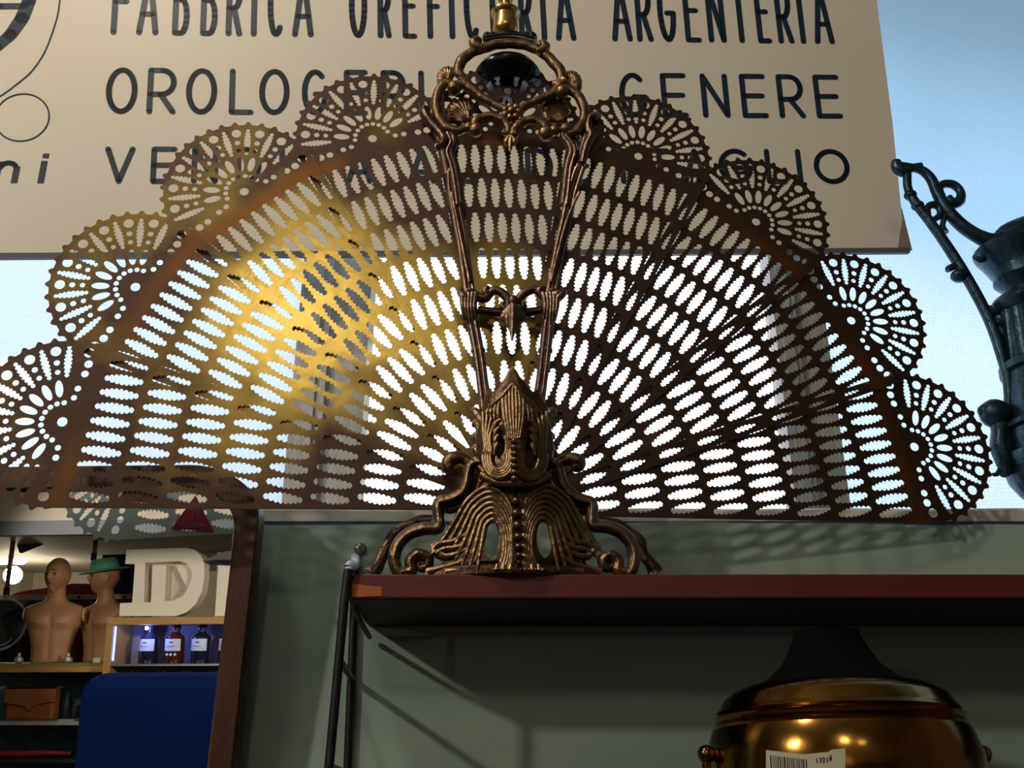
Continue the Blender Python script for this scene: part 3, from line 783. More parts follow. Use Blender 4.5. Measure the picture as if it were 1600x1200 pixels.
# scrolled straps of the base
for s in (-1, 1):
    b = MB()
    if s < 0:
        main = [(655,465),(600,458),(563,470),(548,510),(540,560),(515,612),(455,645),(402,662),(402,720),(400,782),(330,788),(255,812),(205,860),(180,925),(190,985),(215,1012)]
        curl = [(215,1012),(265,1000),(262,950),(300,918),(345,935),(345,975),(312,985),(298,960)]
        rear = [(385,742),(300,752),(220,785),(160,835),(142,890),(105,950),(70,1012)]
        knob = [(560,468),(530,440),(490,432),(455,455),(462,488),(495,490)]
    else:
        main = [(915,455),(960,458),(992,475),(1002,515),(1020,565),(1060,615),(1115,645),(1165,664),(1166,722),(1170,770),(1240,778),(1310,805),(1362,860),(1378,925),(1368,985),(1350,1012)]
        curl = [(1350,1012),(1295,1000),(1298,955),(1262,925),(1225,942),(1228,975),(1258,985),(1268,965)]
        rear = [(1185,750),(1260,758),(1340,795),(1400,845),(1420,900),(1455,960),(1492,1012)]
        knob = [(995,470),(1020,450),(1060,440),(1095,452),(1095,472),(1070,478)]
    b.tube(P3(main, c4, YC + .004), [.0052] * 3 + [.0062] * (len(main) - 3), 12, 4, flat=1.5)
    off = P3(main, c4, YC - .006); b.tube([q + Vector((0, -.002, 0)) for q in off], .0022, 8, 4)
    b.tube(P3(curl, c4, YC), [.0062, .006, .0062, .0062, .0058, .005, .004, .003], 12, 4, flat=1.4)
    b.tube(P3(knob, c4, YC + .002), [.005, .0052, .0068, .0082, .0072, .005], 12, 4)
    for t_ in ((-1, 556, 640, 520),): pass
    arm = [(640, 500), (600, 580), (560, 640), (470, 690), (440, 690)] if s < 0 else [(930, 500), (985, 590), (1020, 640), (1090, 690), (1140, 695)]
    b.tube(P3(arm, c4, YC + .008), [.006, .0055, .005, .0045, .0035], 10, 4)
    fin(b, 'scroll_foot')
    b = MB(); b.tube(P3(rear, c4, YC + .045), [.006] * (len(rear) - 1) + [.009], 10, 4, flat=.5, rope=.15, ropen=1)
    b.tube([P3([rear[0]], c4, YC + .045)[0], P3([main[9]], c4, YC + .004)[0]], .005, 10, 0)
    fin(b, 'rear_foot', M_CAST2)

# stiles
for s in (-1, 1):
    b = MB()
    cl = [(706, 268, 13), (708, 300, 12), (716, 345, 11), (724, 388, 10.5), (734, 458, 10)] if s < 0 else [(905, 262, 12), (893, 300, 11.5), (884, 345, 11), (874, 388, 10.5), (861, 458, 10)]
    lo = [(734, 455, 11), (738, 500, 11), (747, 548, 10.5), (753, 590, 10), (759, 640, 11)] if s < 0 else [(862, 455, 11), (857, 500, 11), (852, 548, 10.5), (847, 590, 10), (840, 640, 11)]
    k_ = .00060
    b.tube([at(x, y, YC) for x, y, r in cl], [r * k_ for x, y, r in cl], 12, 4, flat=1.0)
    b.tube([at(x - 5, y, YC - .006) for x, y, r in cl], .0024, 8, 4); b.tube([at(x + 6, y, YC - .005) for x, y, r in cl], .0020, 8, 4)
    b.tube([at(x, y, YC) for x, y, r in lo], [r * k_ for x, y, r in lo], 12, 4)
    b.tube([at(x - 4, y, YC - .006) for x, y, r in lo[1:]], .0020, 8, 4); b.tube([at(x + 4, y, YC - .006) for x, y, r in lo[1:]], .0018, 8, 4)
    for (y, r) in ((548, 12.5), (552, 10), (458, 15), (465, 13)):
        x = 747 if (s < 0 and y > 500) else (733 if s < 0 else (852 if y > 500 else 861))
        c_ = at(x, y, YC); b.lathe([(r*k_*.7, -.003), (r * k_, -.0015), (r * k_, .0015), (r*k_*.7, .003)], c_, 16)
    # leafy sleeve
    for j in range(5):
        x = (733 if s < 0 else 860) + (j - 2) * 4.5
        b.tube([at(x + (j-2), 458, YC - .008), at(x + s * 1, 478, YC - .010), at(x + (2 if s < 0 else -2), 512 - abs(j - 2) * 5, YC - .006)], [.0030, .0028, .0010], 8, 4)
    hx = 720 if s < 0 else 880
    b.tube([at(hx, 455, YC - .004), at(hx + s * -2, 460, YC - .008), at(hx + (8 if s < 0 else -8) , 466, YC - .008)], .0045, 8, 3)
    if s > 0: b.tube([at(862, 470, YC - .006), at(872, 459, YC - .008), at(882, 457, YC - .008)], [.004, .0045, .002], 8, 3)
    # lower splayed leg into the body
    b.tube([at(lo[-1][0] - s * -2, 630, YC), at(lo[-1][0] - s * 6, 665, YC - .004), at(lo[-1][0] - s * 14, 700, YC - .006)], [.0066, .007, .006], 10, 3)
    for dx, r in ((0, .0016), (6, .0014)):
        b.tube([at(cl[0][0] + s * dx * .2, 300, YC - .008), at((cl[2][0]), 350, YC - .009), at(cl[4][0], 440, YC - .009)], r, 6, 4)
    fin(b, 'stile', M_CAST2)
# cross piece at mid height
b = MB()
b.tube(P3([(370,600),(395,612),(440,625),(468,600),(490,578),(530,585),(565,615),(582,650),(570,680),(545,672),(548,648)], c3, YC - .004), [.005,.0055,.005,.0045,.0048,.005,.005,.0045,.0042,.0036,.003], 10, 4)
b.tube(P3([(850,600),(812,622),(790,620),(758,592),(738,572),(700,578),(660,605),(632,645),(645,678),(668,672),(662,650)], c3, YC - .004), [.005,.0055,.005,.0045,.0048,.005,.005,.0045,.0042,.0036,.003], 10, 4)
for c_ in ((455, 572), (770, 575)): b.tube(P3([(c_[0]+15, c_[1]+25), (c_[0] - 12, c_[1] + 10), (c_[0], c_[1] - 8), (c_[0] + 18, c_[1] + 2)], c3, YC - .006), [.003, .0035, .0035, .002], 8, 4)
b.ball(P3([(607, 640)], c3, YC - .008)[0], (.006, .006, .007))
for j, (dx, ln) in enumerate(((-62, 775), (-38, 815), (-12, 850), (0, 870), (16, 850), (40, 815), (62, 770))):
    b.tube(P3([(607, 660), (607 + dx * .9, 730), (600 + dx * .25, ln)], c3, YC - .008 - .002 * (3 - abs(j - 3))), [.0034, .0042, .0010], 8, 4)
b.tube(P3([(400, 690), (500, 705), (600, 715), (700, 705), (790, 690)], c3, YC + .006), [.004, .005, .006, .005, .004], 10, 4)
fin(b, 'cross_scroll', M_CAST2)

# medallion frame
def arm(mb, lst, r, f=c2, Y=YC - .004, rope=.05, n=10, **k): mb.tube(P3(lst, f, Y), r, n, 5, rope=rope, ropen=1, **k)
b = MB()
arm(b, [(430,285),(500,262),(590,255),(680,265),(745,290)], .0062)
arm(b, [(745,290),(800,325),(845,370),(885,420),(888,465),(865,492),(838,488)], [.0055,.0062,.0066,.0066,.006,.005,.0035])
arm(b, [(430,285),(360,310),(315,345),(288,390),(292,435),(320,455),(350,452)], [.0055,.0062,.0066,.0066,.006,.005,.004])
for c_, s in (((398, 258), -1), ((772, 280), 1)):
    b.tube(P3([(c_[0] - s * 30, c_[1] + 22), (c_[0] + s * 5, c_[1] + 12), (c_[0] + s * 22, c_[1] - 8), (c_[0], c_[1] - 22), (c_[0] - s * 16, c_[1] - 8)], c2, YC - .008), [.005, .0062, .0065, .0055, .003], 10, 4)
# crown crest
CR = MB()
for i in range(9):
    x = 455 + i * 33; CR.ball(P3([(x, 226 - 8 * math.cos((i - 4) / 4 * 1.3))], c2, YC + .002)[0], (.0062, .007, .0085))
CR.tube(P3([(440, 248), (520, 234), (595, 229), (670, 238), (735, 256)], c2, YC + .002), .0085, 10, 5); fin(CR, 'crown_crest', M_URN)
# big side C scrolls
arm(b, [(340,470),(300,500),(262,500),(205,492),(168,545),(155,610),(168,680),(215,745),(275,768),(325,752),(348,742)], [.005,.0062,.006,.0055,.0058,.006,.006,.0062,.006,.005,.006])
arm(b, [(860,490),(888,535),(930,525),(985,560),(1018,620),(1025,690),(995,755),(940,782),(900,768),(905,745)], [.005,.0065,.006,.0058,.006,.006,.0062,.006,.005,.004])
for c_, r in (((262, 515), .0085), ((388, 762), .0085), ((348, 748), .0065), ((893, 537), .0085), ((798, 782), .009), ((848, 765), .0065), ((915, 755), .007), ((612, 785), .006)):
    b.ball(P3([c_], c2, YC - .006)[0], r)
# diagonals and rosette flower
arm(b, [(300,470),(360,520),(440,580),(500,612),(555,640)], [.008,.0062,.005,.0048,.005])
arm(b, [(905,480),(850,540),(770,580),(700,608),(645,640)], [.008,.0062,.005,.0048,.005])
fc = P3([(598, 650)], c2, YC - .008)[0]
b.ball(fc, (.0055, .006, .0055))
for i in range(7): a = 2*PI*i/7; b.ball(fc + Vector((.0078*math.cos(a), .001, .0078*math.sin(a))), (.0045, .004, .0045), 10, 6)
# lower arches
arm(b, [(378,760),(385,715),(430,688),(490,684),(545,705),(580,745),(570,778),(545,770)], [.0055,.0056,.0056,.0056,.0056,.0052,.0042,.003], rope=.05)
arm(b, [(800,780),(790,735),(745,708),(690,706),(640,730),(612,765),(612,788)], [.0055,.0056,.0056,.0056,.0056,.0052,.005], rope=.05)
for dx, ln in ((-24, 850), (0, 885), (24, 850)): b.tube(P3([(592, 795), (592 + dx, 830), (588 + dx * .3, ln)], c2, YC - .006), [.003, .004, .0012], 8, 4)
b.tube(P3([(590, 640), (596, 720), (592, 800)], c2, YC - .002), [.004, .0045, .004], 8, 4)
# shoulder shells
for s, cx, cy, ax in ((-1, 225, 455, 130), (1, 945, 480, 45)):
    for j in range(7):
        a = D2(ax - 62 + j * 21); L_ = 62
        b.tube(P3([(cx, cy + 20), (cx + L_ * .6 * math.cos(a), cy + 20 - L_ * .75 * math.sin(a)), (cx + L_ * math.cos(a), cy + 20 - L_ * 1.25 * math.sin(a))], c2, YC + .002), [.004, .006, .0035], 8, 4)
# leafy panels behind the C scrolls
for s, ox, oy in ((-1, 345, 705), (1, 800, 700)):
    for j in range(8):
        a = D2(88 + j * 13) if s < 0 else D2(92 - j * 13)
        L_ = 150 - 10 * abs(j - 3.5) + (8 if j % 2 else 0)
        b.tube(P3([(ox, oy), (ox + L_ * .55 * math.cos(a), oy - L_ * .55 * math.sin(a)), (ox + L_ * math.cos(a), oy - L_ * .92 * math.sin(a))], c2, YC + .008), [.004, .0058, .0048], 8, 4, rope=.10, ropen=2)
fin(b, 'medallion_frame')
# rails from medallion down to the stiles and side brackets
for s, A1, A2 in ((-1, [(240,775),(262,830),(240,890),(262,960),(285,1080),(300,1200)], [(95,640),(88,665),(120,720),(165,770),(200,820),(185,860),(160,858)]),
                  (1, [(895,790),(940,850),(948,900),(925,985),(912,1100),(900,1200)], [(1105,700),(1085,690),(1050,705),(1045,760),(1060,800),(1030,870),(1010,960)])):
    b = MB()
    b.tube(P3(A1, c2, YC - .002), [.0052, .0055, .0052, .005, .005, .005], 10, 5)
    b.tube(P3([(x + s * 42, y + 6) for x, y in A1], c2, YC + .003), .0048, 10, 5)
    b.tube(P3(A2, c2, YC - .002), [.0062, .0066, .0055, .0055, .0060, .0055, .0045], 10, 5, flat=1.3)
    b.tube(P3([A2[3], (A2[3][0] - s * 30, A2[3][1] + 110), (A2[3][0] - s * 62, A2[3][1] + 260)] if s < 0 else [A2[3], (1010, 900), (985, 1000)], c2, YC), .0055, 10, 5)
    b.tube(P3([(x + s * 20, y) for x, y in A1], c2, YC - .007), .0022, 8, 5)
    if s > 0:
        b.tube(P3([(1100, 705), (1090, 800), (1045, 880), (1030, 930)], c2, YC + .004), [.007, .010, .006, .003], 10, 4, flat=.5)
    fin(b, 'upper_bracket', M_CAST2)
# dark urn bowl behind and turned finial above
ub = at(640 + 575 / 3.75, 440 / 3.75, YC + .030)
def wz(px, py, Y=YC + .03): return at(px, py, Y).z
zb = wz(793, 117); zt = wz(793, 84)
b = MB()
def zr(py, r): return at(793, py, YC + .03 - r).z
b.lathe([(0, zr(120, .02)), (.020, zr(119, .02)), (.026, zr(117, .026)), (.027, zr(114, .027)), (.032, zr(104, .032)), (.0385, zr(92, .0385)), (.040, zr(84, .040)), (.036, zr(80, .036)), (.015, zr(84, .04) + .006), (.010, zr(84, .04) + .018), (0, zr(84, .04) + .02)], (ub.x, ub.y, 0), 48)
b.tube([(ub.x, ub.y, zr(119, .02)), (ub.x, ub.y + .002, zr(119, .02) - .02), (ub.x, YC, zr(119, .02) - .03)], [.008, .006, .004], 10, 3)
fin(b, 'urn_bowl', M_URN)
fx = at(790, 30, YC + .006)
z0 = wz(791, 57, YC + .006); z1 = wz(791, 20, YC + .006); z2 = wz(791, 2, YC + .006)
b = MB(); k_ = .00066
b.lathe([(.004, z0 - .014), (.004, z0 - .004), (.0085, z0 + .001), (.0138, z0 + .006), (.0155, z0 + .011), (.0140, z1 - .007), (.0175, z1 - .0035), (.0180, z1 - .001), (.0145, z1 + .001), (.009, z1 + .003), (.0060, z1 + .006), (.0055, z2 - .002), (.0092, z2 + .002), (.0100, z2 + .006), (.0085, z2 + .011), (.0045, z2 + .015), (.0060, z2 + .020), (.0052, z2 + .028), (0, z2 + .036)], (fx.x, fx.y, 0), 36)
fin(b, 'finial', M_FINIAL)

# ------------------------------------------------------------------ bronze ewer on the sill at the right
EY = 1.205
EW = empty('bronze_ewer', (0.689, EY, SZ), 'blue-black fluted metal ewer with a scrolled handle at right, on the sill', 'ewer')
ex = .689
def ez(py): return at(1600, py, EY).z
mp = .00080
prof = [(.050, SZ), (.052, SZ + .006), (.040, SZ + .012), (.040, ez(786)), (.048, ez(778)), (.060, ez(765)), (.070, ez(745)), (.073, ez(728)), (.076, ez(720)), (.076, ez(712)), (.069, ez(708)), (.067, ez(676)), (.072, ez(672)), (.071, ez(664)), (.062, ez(658)), (.059, ez(630)), (.054, ez(600)), (.051, ez(584)), (.056, ez(580)), (.056, ez(570)), (.050, ez(566)), (.048, ez(545)), (.046, ez(520)), (.043, ez(490)), (.050, ez(484)), (.052, ez(476)), (.049, ez(470)), (.034, ez(464)), (.029, ez(456)), (.031, ez(450)), (.036, ez(444)), (.041, ez(438)), (.040, ez(430)), (.045, ez(418)), (.052, ez(404)), (.057, ez(396)), (.059, ez(391)), (.055, ez(389)), (.050, ez(396)), (.03, ez(412)), (0, ez(420))]
b = MB(); b.lathe(prof, (ex, EY, 0), 72, .035, 24, (ez(566), ez(490))); keep(b.build('body', M_EWER), EW)
b = MB()
e1 = lambda x, y: (1300 + x / 2, 200 + y / 2)
def PE(l, dy=0): return [at(*e1(x, y), EY + dy) for x, y in l]
b.tube(PE([(205,118),(240,122),(280,132),(310,160),(330,205),(355,250),(400,300),(450,335),(500,355),(545,350),(600,345)]), [.0065,.006,.0065,.0075,.008,.009,.0095,.010,.012,.014,.02], 10, 5)
b.tube(PE([(235,145),(238,190),(262,235),(300,285),(340,340),(380,400),(420,465),(465,545),(500,620),(530,710),(548,780),(555,850),(545,900),(520,915)]), [.006,.006,.0068,.007,.0072,.0075,.0075,.0075,.0075,.0072,.007,.007,.0075,.009], 10, 5)
b.tube(PE([(200,105),(205,125),(225,138),(250,125),(280,118)]), [.007,.0085,.0075,.006,.005], 10, 4)
b.tube(PE([(345,215),(335,190),(350,175),(380,178),(402,200),(398,228),(375,235),(360,218)]), [.005,.0055,.006,.0062,.006,.0075,.008,.007], 10, 4)
b.tube(PE([(398,225),(410,232),(412,222)]), [.004, .003, .0015], 8, 3)
b.tube(PE([(300,272),(298,250),(315,240),(335,250),(338,272),(320,285)]), [.0045,.005,.0055,.005,.005,.004], 10, 4)
b.tube(PE([(355,270),(345,305),(350,328)]), [.004,.004,.007], 8, 3)
b.tube(PE([(395,440),(385,432),(365,440),(362,448)]), [.004,.005,.005,.003], 8, 3)
b.ball(PE([(400, 462)])[0], (.013, .012, .009)); b.ball(PE([(245, 210)])[0], (.009, .009, .007)); b.ball(PE([(268, 243)])[0], (.009, .009, .007))
b.tube(PE([(485,560),(500,575),(525,572),(540,590),(530,612),(510,600),(505,590)]), [.005,.006,.0055,.006,.0055,.004,.003], 8, 4)
b.tube(PE([(500,615),(520,625),(530,645),(515,655)]), [.004,.005,.0055,.004], 8, 4)
b.ball(PE([(510, 893)])[0], (.020, .018, .019)); b.ball(PE([(505, 885)])[0], (.021, .012, .012))
b.tube(PE([(520,915),(528,950),(530,1000),(545,1060),(530,1085)]), [.011,.012,.014,.011,.004], 10, 4)
b.tube(PE([(530,1060),(515,1082),(500,1082)]), [.004,.003,.002], 8, 3)
b.tube(PE([(440,400),(462,412),(480,405)]), [.002,.005,.004], 8, 3)
b.tube([PE([(555, 800)])[0], Vector((ex - .02, EY, ez(620)))], .006, 8, 0)
keep(b.build('handle', M_EWER), EW)
b = MB(); b.tube([at(1555, 374, EY), at(1572, 366, EY), at(1590, 362, EY), at(1625, 356, EY), at(1700, 345, EY - .01)], [.006, .014, .018, .022, .012], 12, 4); keep(b.build('spout_lip', M_EWER), EW)

# ------------------------------------------------------------------ samovar under the shelf
SY = .925
sxx = at(1308, 1130, SY).x
SM = empty('samovar', (sxx, SY, -.14), 'brass samovar with a black chimney under the red-brown shelf', 'samovar')
zz = lambda py: at(1308, py, SY).z
b = MB()
b.lathe([(.06, -.14), (.062, -.13), (.045, -.115), (.030, -.095), (.035, -.075), (.075, -.05), (.100, -.02), (.112, .01), (.1145, .035), (.1135, zz(1185)), (.111, zz(1165)), (.1085, zz(1150)), (.106, zz(1140)), (.107, zz(1136)), (.104, zz(1131)), (.106, zz(1127)), (.107, zz(1122)), (.101, zz(1119)), (.103, zz(1115)), (.101, zz(1111)), (.098, zz(1106)), (.094, zz(1092)), (.086, zz(1082)), (.081, zz(1078)), (.078, zz(1075)), (.0, zz(1074))], (sxx, SY, 0), 64)
keep(b.build('body', M_SAM), SM)
b = MB(); b.lathe([(.070, zz(1077)), (.066, zz(1072)), (.055, zz(1060)), (.042, zz(1040)), (.034, zz(1015)), (.028, zz(992)), (.0285, zz(988)), (.022, zz(986)), (.02, zz(1000)), (0, zz(1010))], (sxx, SY, 0), 48); keep(b.build('chimney', M_SAMB), SM)
for s in (-1, 1):
    b = MB(); c_ = Vector((sxx + s * (.118 if s < 0 else .112), SY - .02, zz(1180)))
    b.tube([Vector((sxx + s * .100, SY - .02, c_.z)), c_ + Vector((0, 0, 0))], [.004, .004], 10, 0)
    b.ball(c_ + Vector((0, 0, -.0005)), (.0075, .0075, .0075)); b.tube([c_, c_ + Vector((0, 0, -.02)), c_ + Vector((-s * .012, 0, -.05))], [.004, .0035, .005], 10, 3)
    keep(b.build('handle', M_SAM), SM)
b = MB()
def lab(u, v):  # u along, v down, wrapped on the body
    px = 1197 + u * 124; py = 1172 + v * 46 + (7 * (1 - abs(u - .5) * 2) if v < .9 else 0) * (1 if u < .5 else .9) - 3 * (u > .8)
    Yv = SY - .11
    for _ in range(12):
        p = at(px, py, Yv); Yv = .5 * Yv + .5 * (SY - math.sqrt(max(0, .1158 ** 2 - (p.x - sxx) ** 2)))
    return at(px, py, Yv)
nU, nV = 24, 6
vs = [lab(i / nU, j / nV) for j in range(nV + 1) for i in range(nU + 1)]
b.add(vs + [v + Vector((0, .0006, 0)) for v in vs], [(j*(nU+1)+i, j*(nU+1)+i+1, (j+1)*(nU+1)+i+1, (j+1)*(nU+1)+i) for j in range(nV) for i in range(nU)] + [((j*(nU+1)+i) + len(vs), ((j+1)*(nU+1)+i) + len(vs), ((j+1)*(nU+1)+i+1) + len(vs), (j*(nU+1)+i+1) + len(vs)) for j in range(nV) for i in range(nU)])
lb = keep(b.build('price_label', M_LABEL), SM); lb['label'] = 'torn paper barcode label'
b = MB(); x = .045
for w in (.022,.01,.01,.01,.018,.02,.012,.028,.020,.014,.012,.02,.008,.014,.018,.012,.03,.02):
    q = [lab(x, .16), lab(x + w * .62, .16), lab(x + w * .62 + .02, .98), lab(x + .02, .98)]
    q = [p + Vector((0, -.0005, 0)) for p in q]; b.add(q, [(0, 1, 2, 3)]); x += w + .010
o = b.build('barcode', M_PRINT, smooth=False); o.parent = lb
NUM = {'1': [[(.3, .8), (.6, 1), (.6, 0)]], '7': [[(0, 1), (1, 1), (.4, 0)]], '2': [[(0, .75), (.3, 1), (.8, 1), (1, .7), (0, 0), (1, 0)]], '6': [[(.9, 1), (.3, .8), (0, .3), (.3, 0), (.8, 0), (1, .3), (.7, .55), (.1, .4)]]}
b = MB()
for line, (v0, v1, u0, u1) in enumerate(((.18, .34, .62, .84), (.60, .80, .62, .80))):
    for i, ch in enumerate('17216'):
        for st in NUM[ch]:
            du = (u1 - u0) / 5; pts = [lab(u0 + i * du + p[0] * du * .6, v1 - p[1] * (v1 - v0)) + Vector((0, -.0005, 0)) for p in st]
            b.tube(pts, .00028, 4, 0)
o = b.build('print', M_PRINT); o.parent = lb

# ------------------------------------------------------------------ mirror (leans a little forward from the wall, as hung mirrors do)
MY = 1.03
LEAN, YAW = D2(4.5), D2(-2.0)
MP = Matrix.Translation((-.45, MY, .18)) @ Matrix.Rotation(YAW, 4, 'Z') @ Matrix.Rotation(LEAN, 4, 'X')
MPI = MP.inverted(); MN = (MP.to_3x3() @ Vector((0, -1, 0))).normalized(); MO = MP.translation
def ray(px, py): return at(px, py, 1.0)
def mloc(px, py):
    d = ray(px, py); t = MO.dot(MN) / d.dot(MN); q = MPI @ (d * t); return (q.x, q.z)
def mray(px, py):
    d = ray(px, py); t = MO.dot(MN) / d.dot(MN); p = d * t; r = d - 2 * d.dot(MN) * MN
    return p, r
def rat(px, py, Y):
    # the real point behind the camera that the mirror shows at this place
    p, r = mray(px, py); return p + r * ((Y - p.y) / r.y)
MR = empty('wall_mirror', (MO.x, MO.y, .02), 'mirror in a round-cornered dark wood frame behind the fan, reflecting the shop', 'mirror')
tl = mloc(250, 762); br_ = mloc(330, 1200); tr_ = mloc(372, 830)
def mirror_outline(off, n=10):
    zt_ = tl[1] + off; zb_ = -.19 - off
    xa = tr_[0] + off; xb = br_[0] + (br_[0] - tr_[0]) * .3 + off; xl = -.62 - off
    r = .060 + off * .8
    pts = [(xl, zb_), (xb, zb_)]
    pts += [(xa - r + r * math.cos(a), zt_ - r * .75 + r * .75 * math.sin(a)) for a in [PI / 2 * i / n for i in range(n + 1)]]
    pts += [(xl + r - r * math.sin(a), zt_ - r * .75 + r * .75 * math.cos(a)) for a in [PI / 2 * i / n for i in range(n + 1)]]
    return pts
def mpart(name, loops, th, m, y, bev=0.0):
    me = fill(name, loops, th, m, bev=bev); o = bpy.data.objects.new(name, me); C.objects.link(o)
    o.parent = MR; o.matrix_basis = MR.matrix_basis.inverted() @ MP @ Matrix.Translation((0, y, 0)); return o
mpart('frame', [mirror_outline(.0205), mirror_outline(0)], .020, M_MWOOD, .004, .002)
o = mpart('mirror_panel', [mirror_outline(.003)], .003, M_MIRROR, .0015); o['label'] = 'silvered glass reflecting the shop'
mpart('glass_edge', [mirror_outline(.0004), mirror_outline(-.0010)], .001, M_BEVEL, -.0006)
b = MB(); b.box((-.55, .015, -.19), (.10, .021, .12)); keep(b.build('backing_board', M_DARK, xf=MP, smooth=False), MR)

# red triangular sticker on the back of the lowest left leaf, seen only in the mirror
def on_leaf(px, py, dy):
    p, r = mray(px, py); L = LEAF[4]; n = (L.to_3x3() @ Vector((0, 1, 0))).normalized(); c = L @ Vector((0, dy, 0))
    return p + r * ((c - p).dot(n) / r.dot(n))
tri = [on_leaf(306, 774, .0010), on_leaf(268, 826, .0010), on_leaf(334, 831, .0010)]
off = (LEAF[4].to_3x3() @ Vector((0, .0008, 0)))
b = MB(); b.add(tri + [q + off for q in tri], [(5, 4, 3), (0, 3, 4, 1), (1, 4, 5, 2), (2, 5, 3, 0)]); b.mi = 1; b.add(tri, [(0, 1, 2)])
STK = keep(b.build('triangular_sticker', [M_STICK, M_MWOOD], smooth=False), FAN); STK['label'] = 'red triangular sticker on the back of the lowest leaf'
b = MB()
for i, ch in enumerate('WESTAPHORS'):
    for st in G[ch]:
        b.tube([on_leaf(280 + i * 4.3 + p[0] * 3.0, 820 + i * .35 - p[1] * 5.0, .0021) for p in st], .00032, 4, 0)
b.tube([on_leaf(x, y, .0021) for x, y in ((279, 822), (292, 824), (305, 823), (318, 827), (325, 826))], .0003, 4, 3)
b.tube([on_leaf(x, y, .0021) for x, y in ((306, 790), (303, 802), (299, 812))], .0003, 4, 2); b.tube([on_leaf(x, y, .0021) for x, y in ((309, 790), (309, 802), (310, 812))], .0003, 4, 2)
q = b.build('sticker_print', M_STICKW); q.parent = STK

# ================================================================== the shop behind the camera, seen in the mirror
# lowered ceiling over the rear half with a grey beam along its edge
BY = -3.3
zb0 = rat(80, 838, BY).z; zb1 = rat(80, 816, BY).z
b = MB(); b.box((X0, BY, zb0), (X1, BY + .08, zb1)); struct('trim_5', b, M_BEAM)
b = MB(); b.box((X0, YB, zb0 + .12), (X1, BY, zb0 + .18)); struct('ceiling_rear', b, M_CEIL)
b = MB(); b.box((X0, BY - .05, zb1), (X1, BY + .02, CE)); struct('wall_fascia', b, M_WALL2)
CASEY = -4.3
def px_m(Y, py=1000): return (rat(201, py, Y) - rat(200, py, Y)).length
k = px_m(CASEY)
zt_case = rat(80, 1036, CASEY).z
# glass display case
xa, xb = rat(-90, 1036, CASEY).x, rat(174, 1036, CASEY).x
CS = empty('display_case', ((xa + xb) / 2, CASEY - .25, FL), 'oak-edged glass display case under the mannequin torsos', 'display case')
b = MB(); b.box((xa, CASEY - .5, zt_case - .02), (xb, CASEY, zt_case)); keep(b.build('top', M_OLIVE, smooth=False, bevel=.004), CS)
b = MB(); b.box((xa, CASEY, zt_case - .055), (xb, CASEY + .03, zt_case - .018)); keep(b.build('front_edging', M_OAK, smooth=False, bevel=.004), CS)
b = MB(); b.box((xb - .035, CASEY, FL), (xb, CASEY + .03, zt_case - .056)); keep(b.build('corner_post', M_OAK, smooth=False), CS)
b = MB(); b.box((xa, CASEY - .5, FL), (xb, CASEY - .47, zt_case - .02)); b.box((xb - .02, CASEY - .47, FL), (xb, CASEY, zt_case - .02)); b.box((xa, CASEY - .47, FL), (xb, CASEY, FL + .03)); keep(b.build('back_panel', M_TEAL, smooth=False), CS)
zs1 = rat(80, 1126, CASEY - .1).z
b = MB(); b.box((xa, CASEY - .46, zs1 - .02), (xb - .03, CASEY - .01, zs1)); keep(b.build('shelf', M_RIM, smooth=False), CS)
zs2 = rat(80, 1184, CASEY - .1).z
b = MB(); b.box((xa, CASEY - .46, zs2 - .02), (xb - .03, CASEY - .01, zs2)); keep(b.build('shelf', M_DARK, smooth=False), CS)
# handbag
bx0, bx1 = rat(9, 1120, CASEY - .15).x, rat(88, 1120, CASEY - .15).x; bh = rat(50, 1073, CASEY - .15).z - zs1
bc = (bx0 + bx1) / 2; bw = (bx1 - bx0) / 2; BYc = CASEY - .16
BG = empty('handbag', (bc, BYc, zs1), 'tan leather flap handbag inside the glass case', 'handbag')
b = MB(); b.box((bc - bw * .96, BYc - .045, zs1), (bc + bw * .96, BYc + .045, zs1 + bh * .96)); keep(b.build('body', M_LEATH, smooth=False, bevel=.02), BG)
b = MB()
fl = [(-1, 1), (-1, .52), (-.5, .46), (-.12, .40), (-.05, .30), (.08, .28), (.16, .40), (.5, .50), (1, .55), (1, 1)]
b.add([(bc + x * bw, BYc + .050, zs1 + z * bh) for x, z in fl] + [(bc + x * bw, BYc + .044, zs1 + z * bh) for x, z in fl], [tuple(range(10)), tuple(range(19, 9, -1))] + [(i, i + 10, (i + 1) % 10 + 10, (i + 1) % 10) for i in range(10)])
b.box((bc - bw, BYc - .045, zs1 + bh * .95), (bc + bw, BYc + .050, zs1 + bh)); keep(b.build('flap', M_LEATH, smooth=False), BG)
b = MB(); b.tube([(bc + x * bw, BYc + .051, zs1 + z * bh) for x, z in fl[1:9]], .003, 6, 2); keep(b.build('stitching', M_LEATH2), BG)
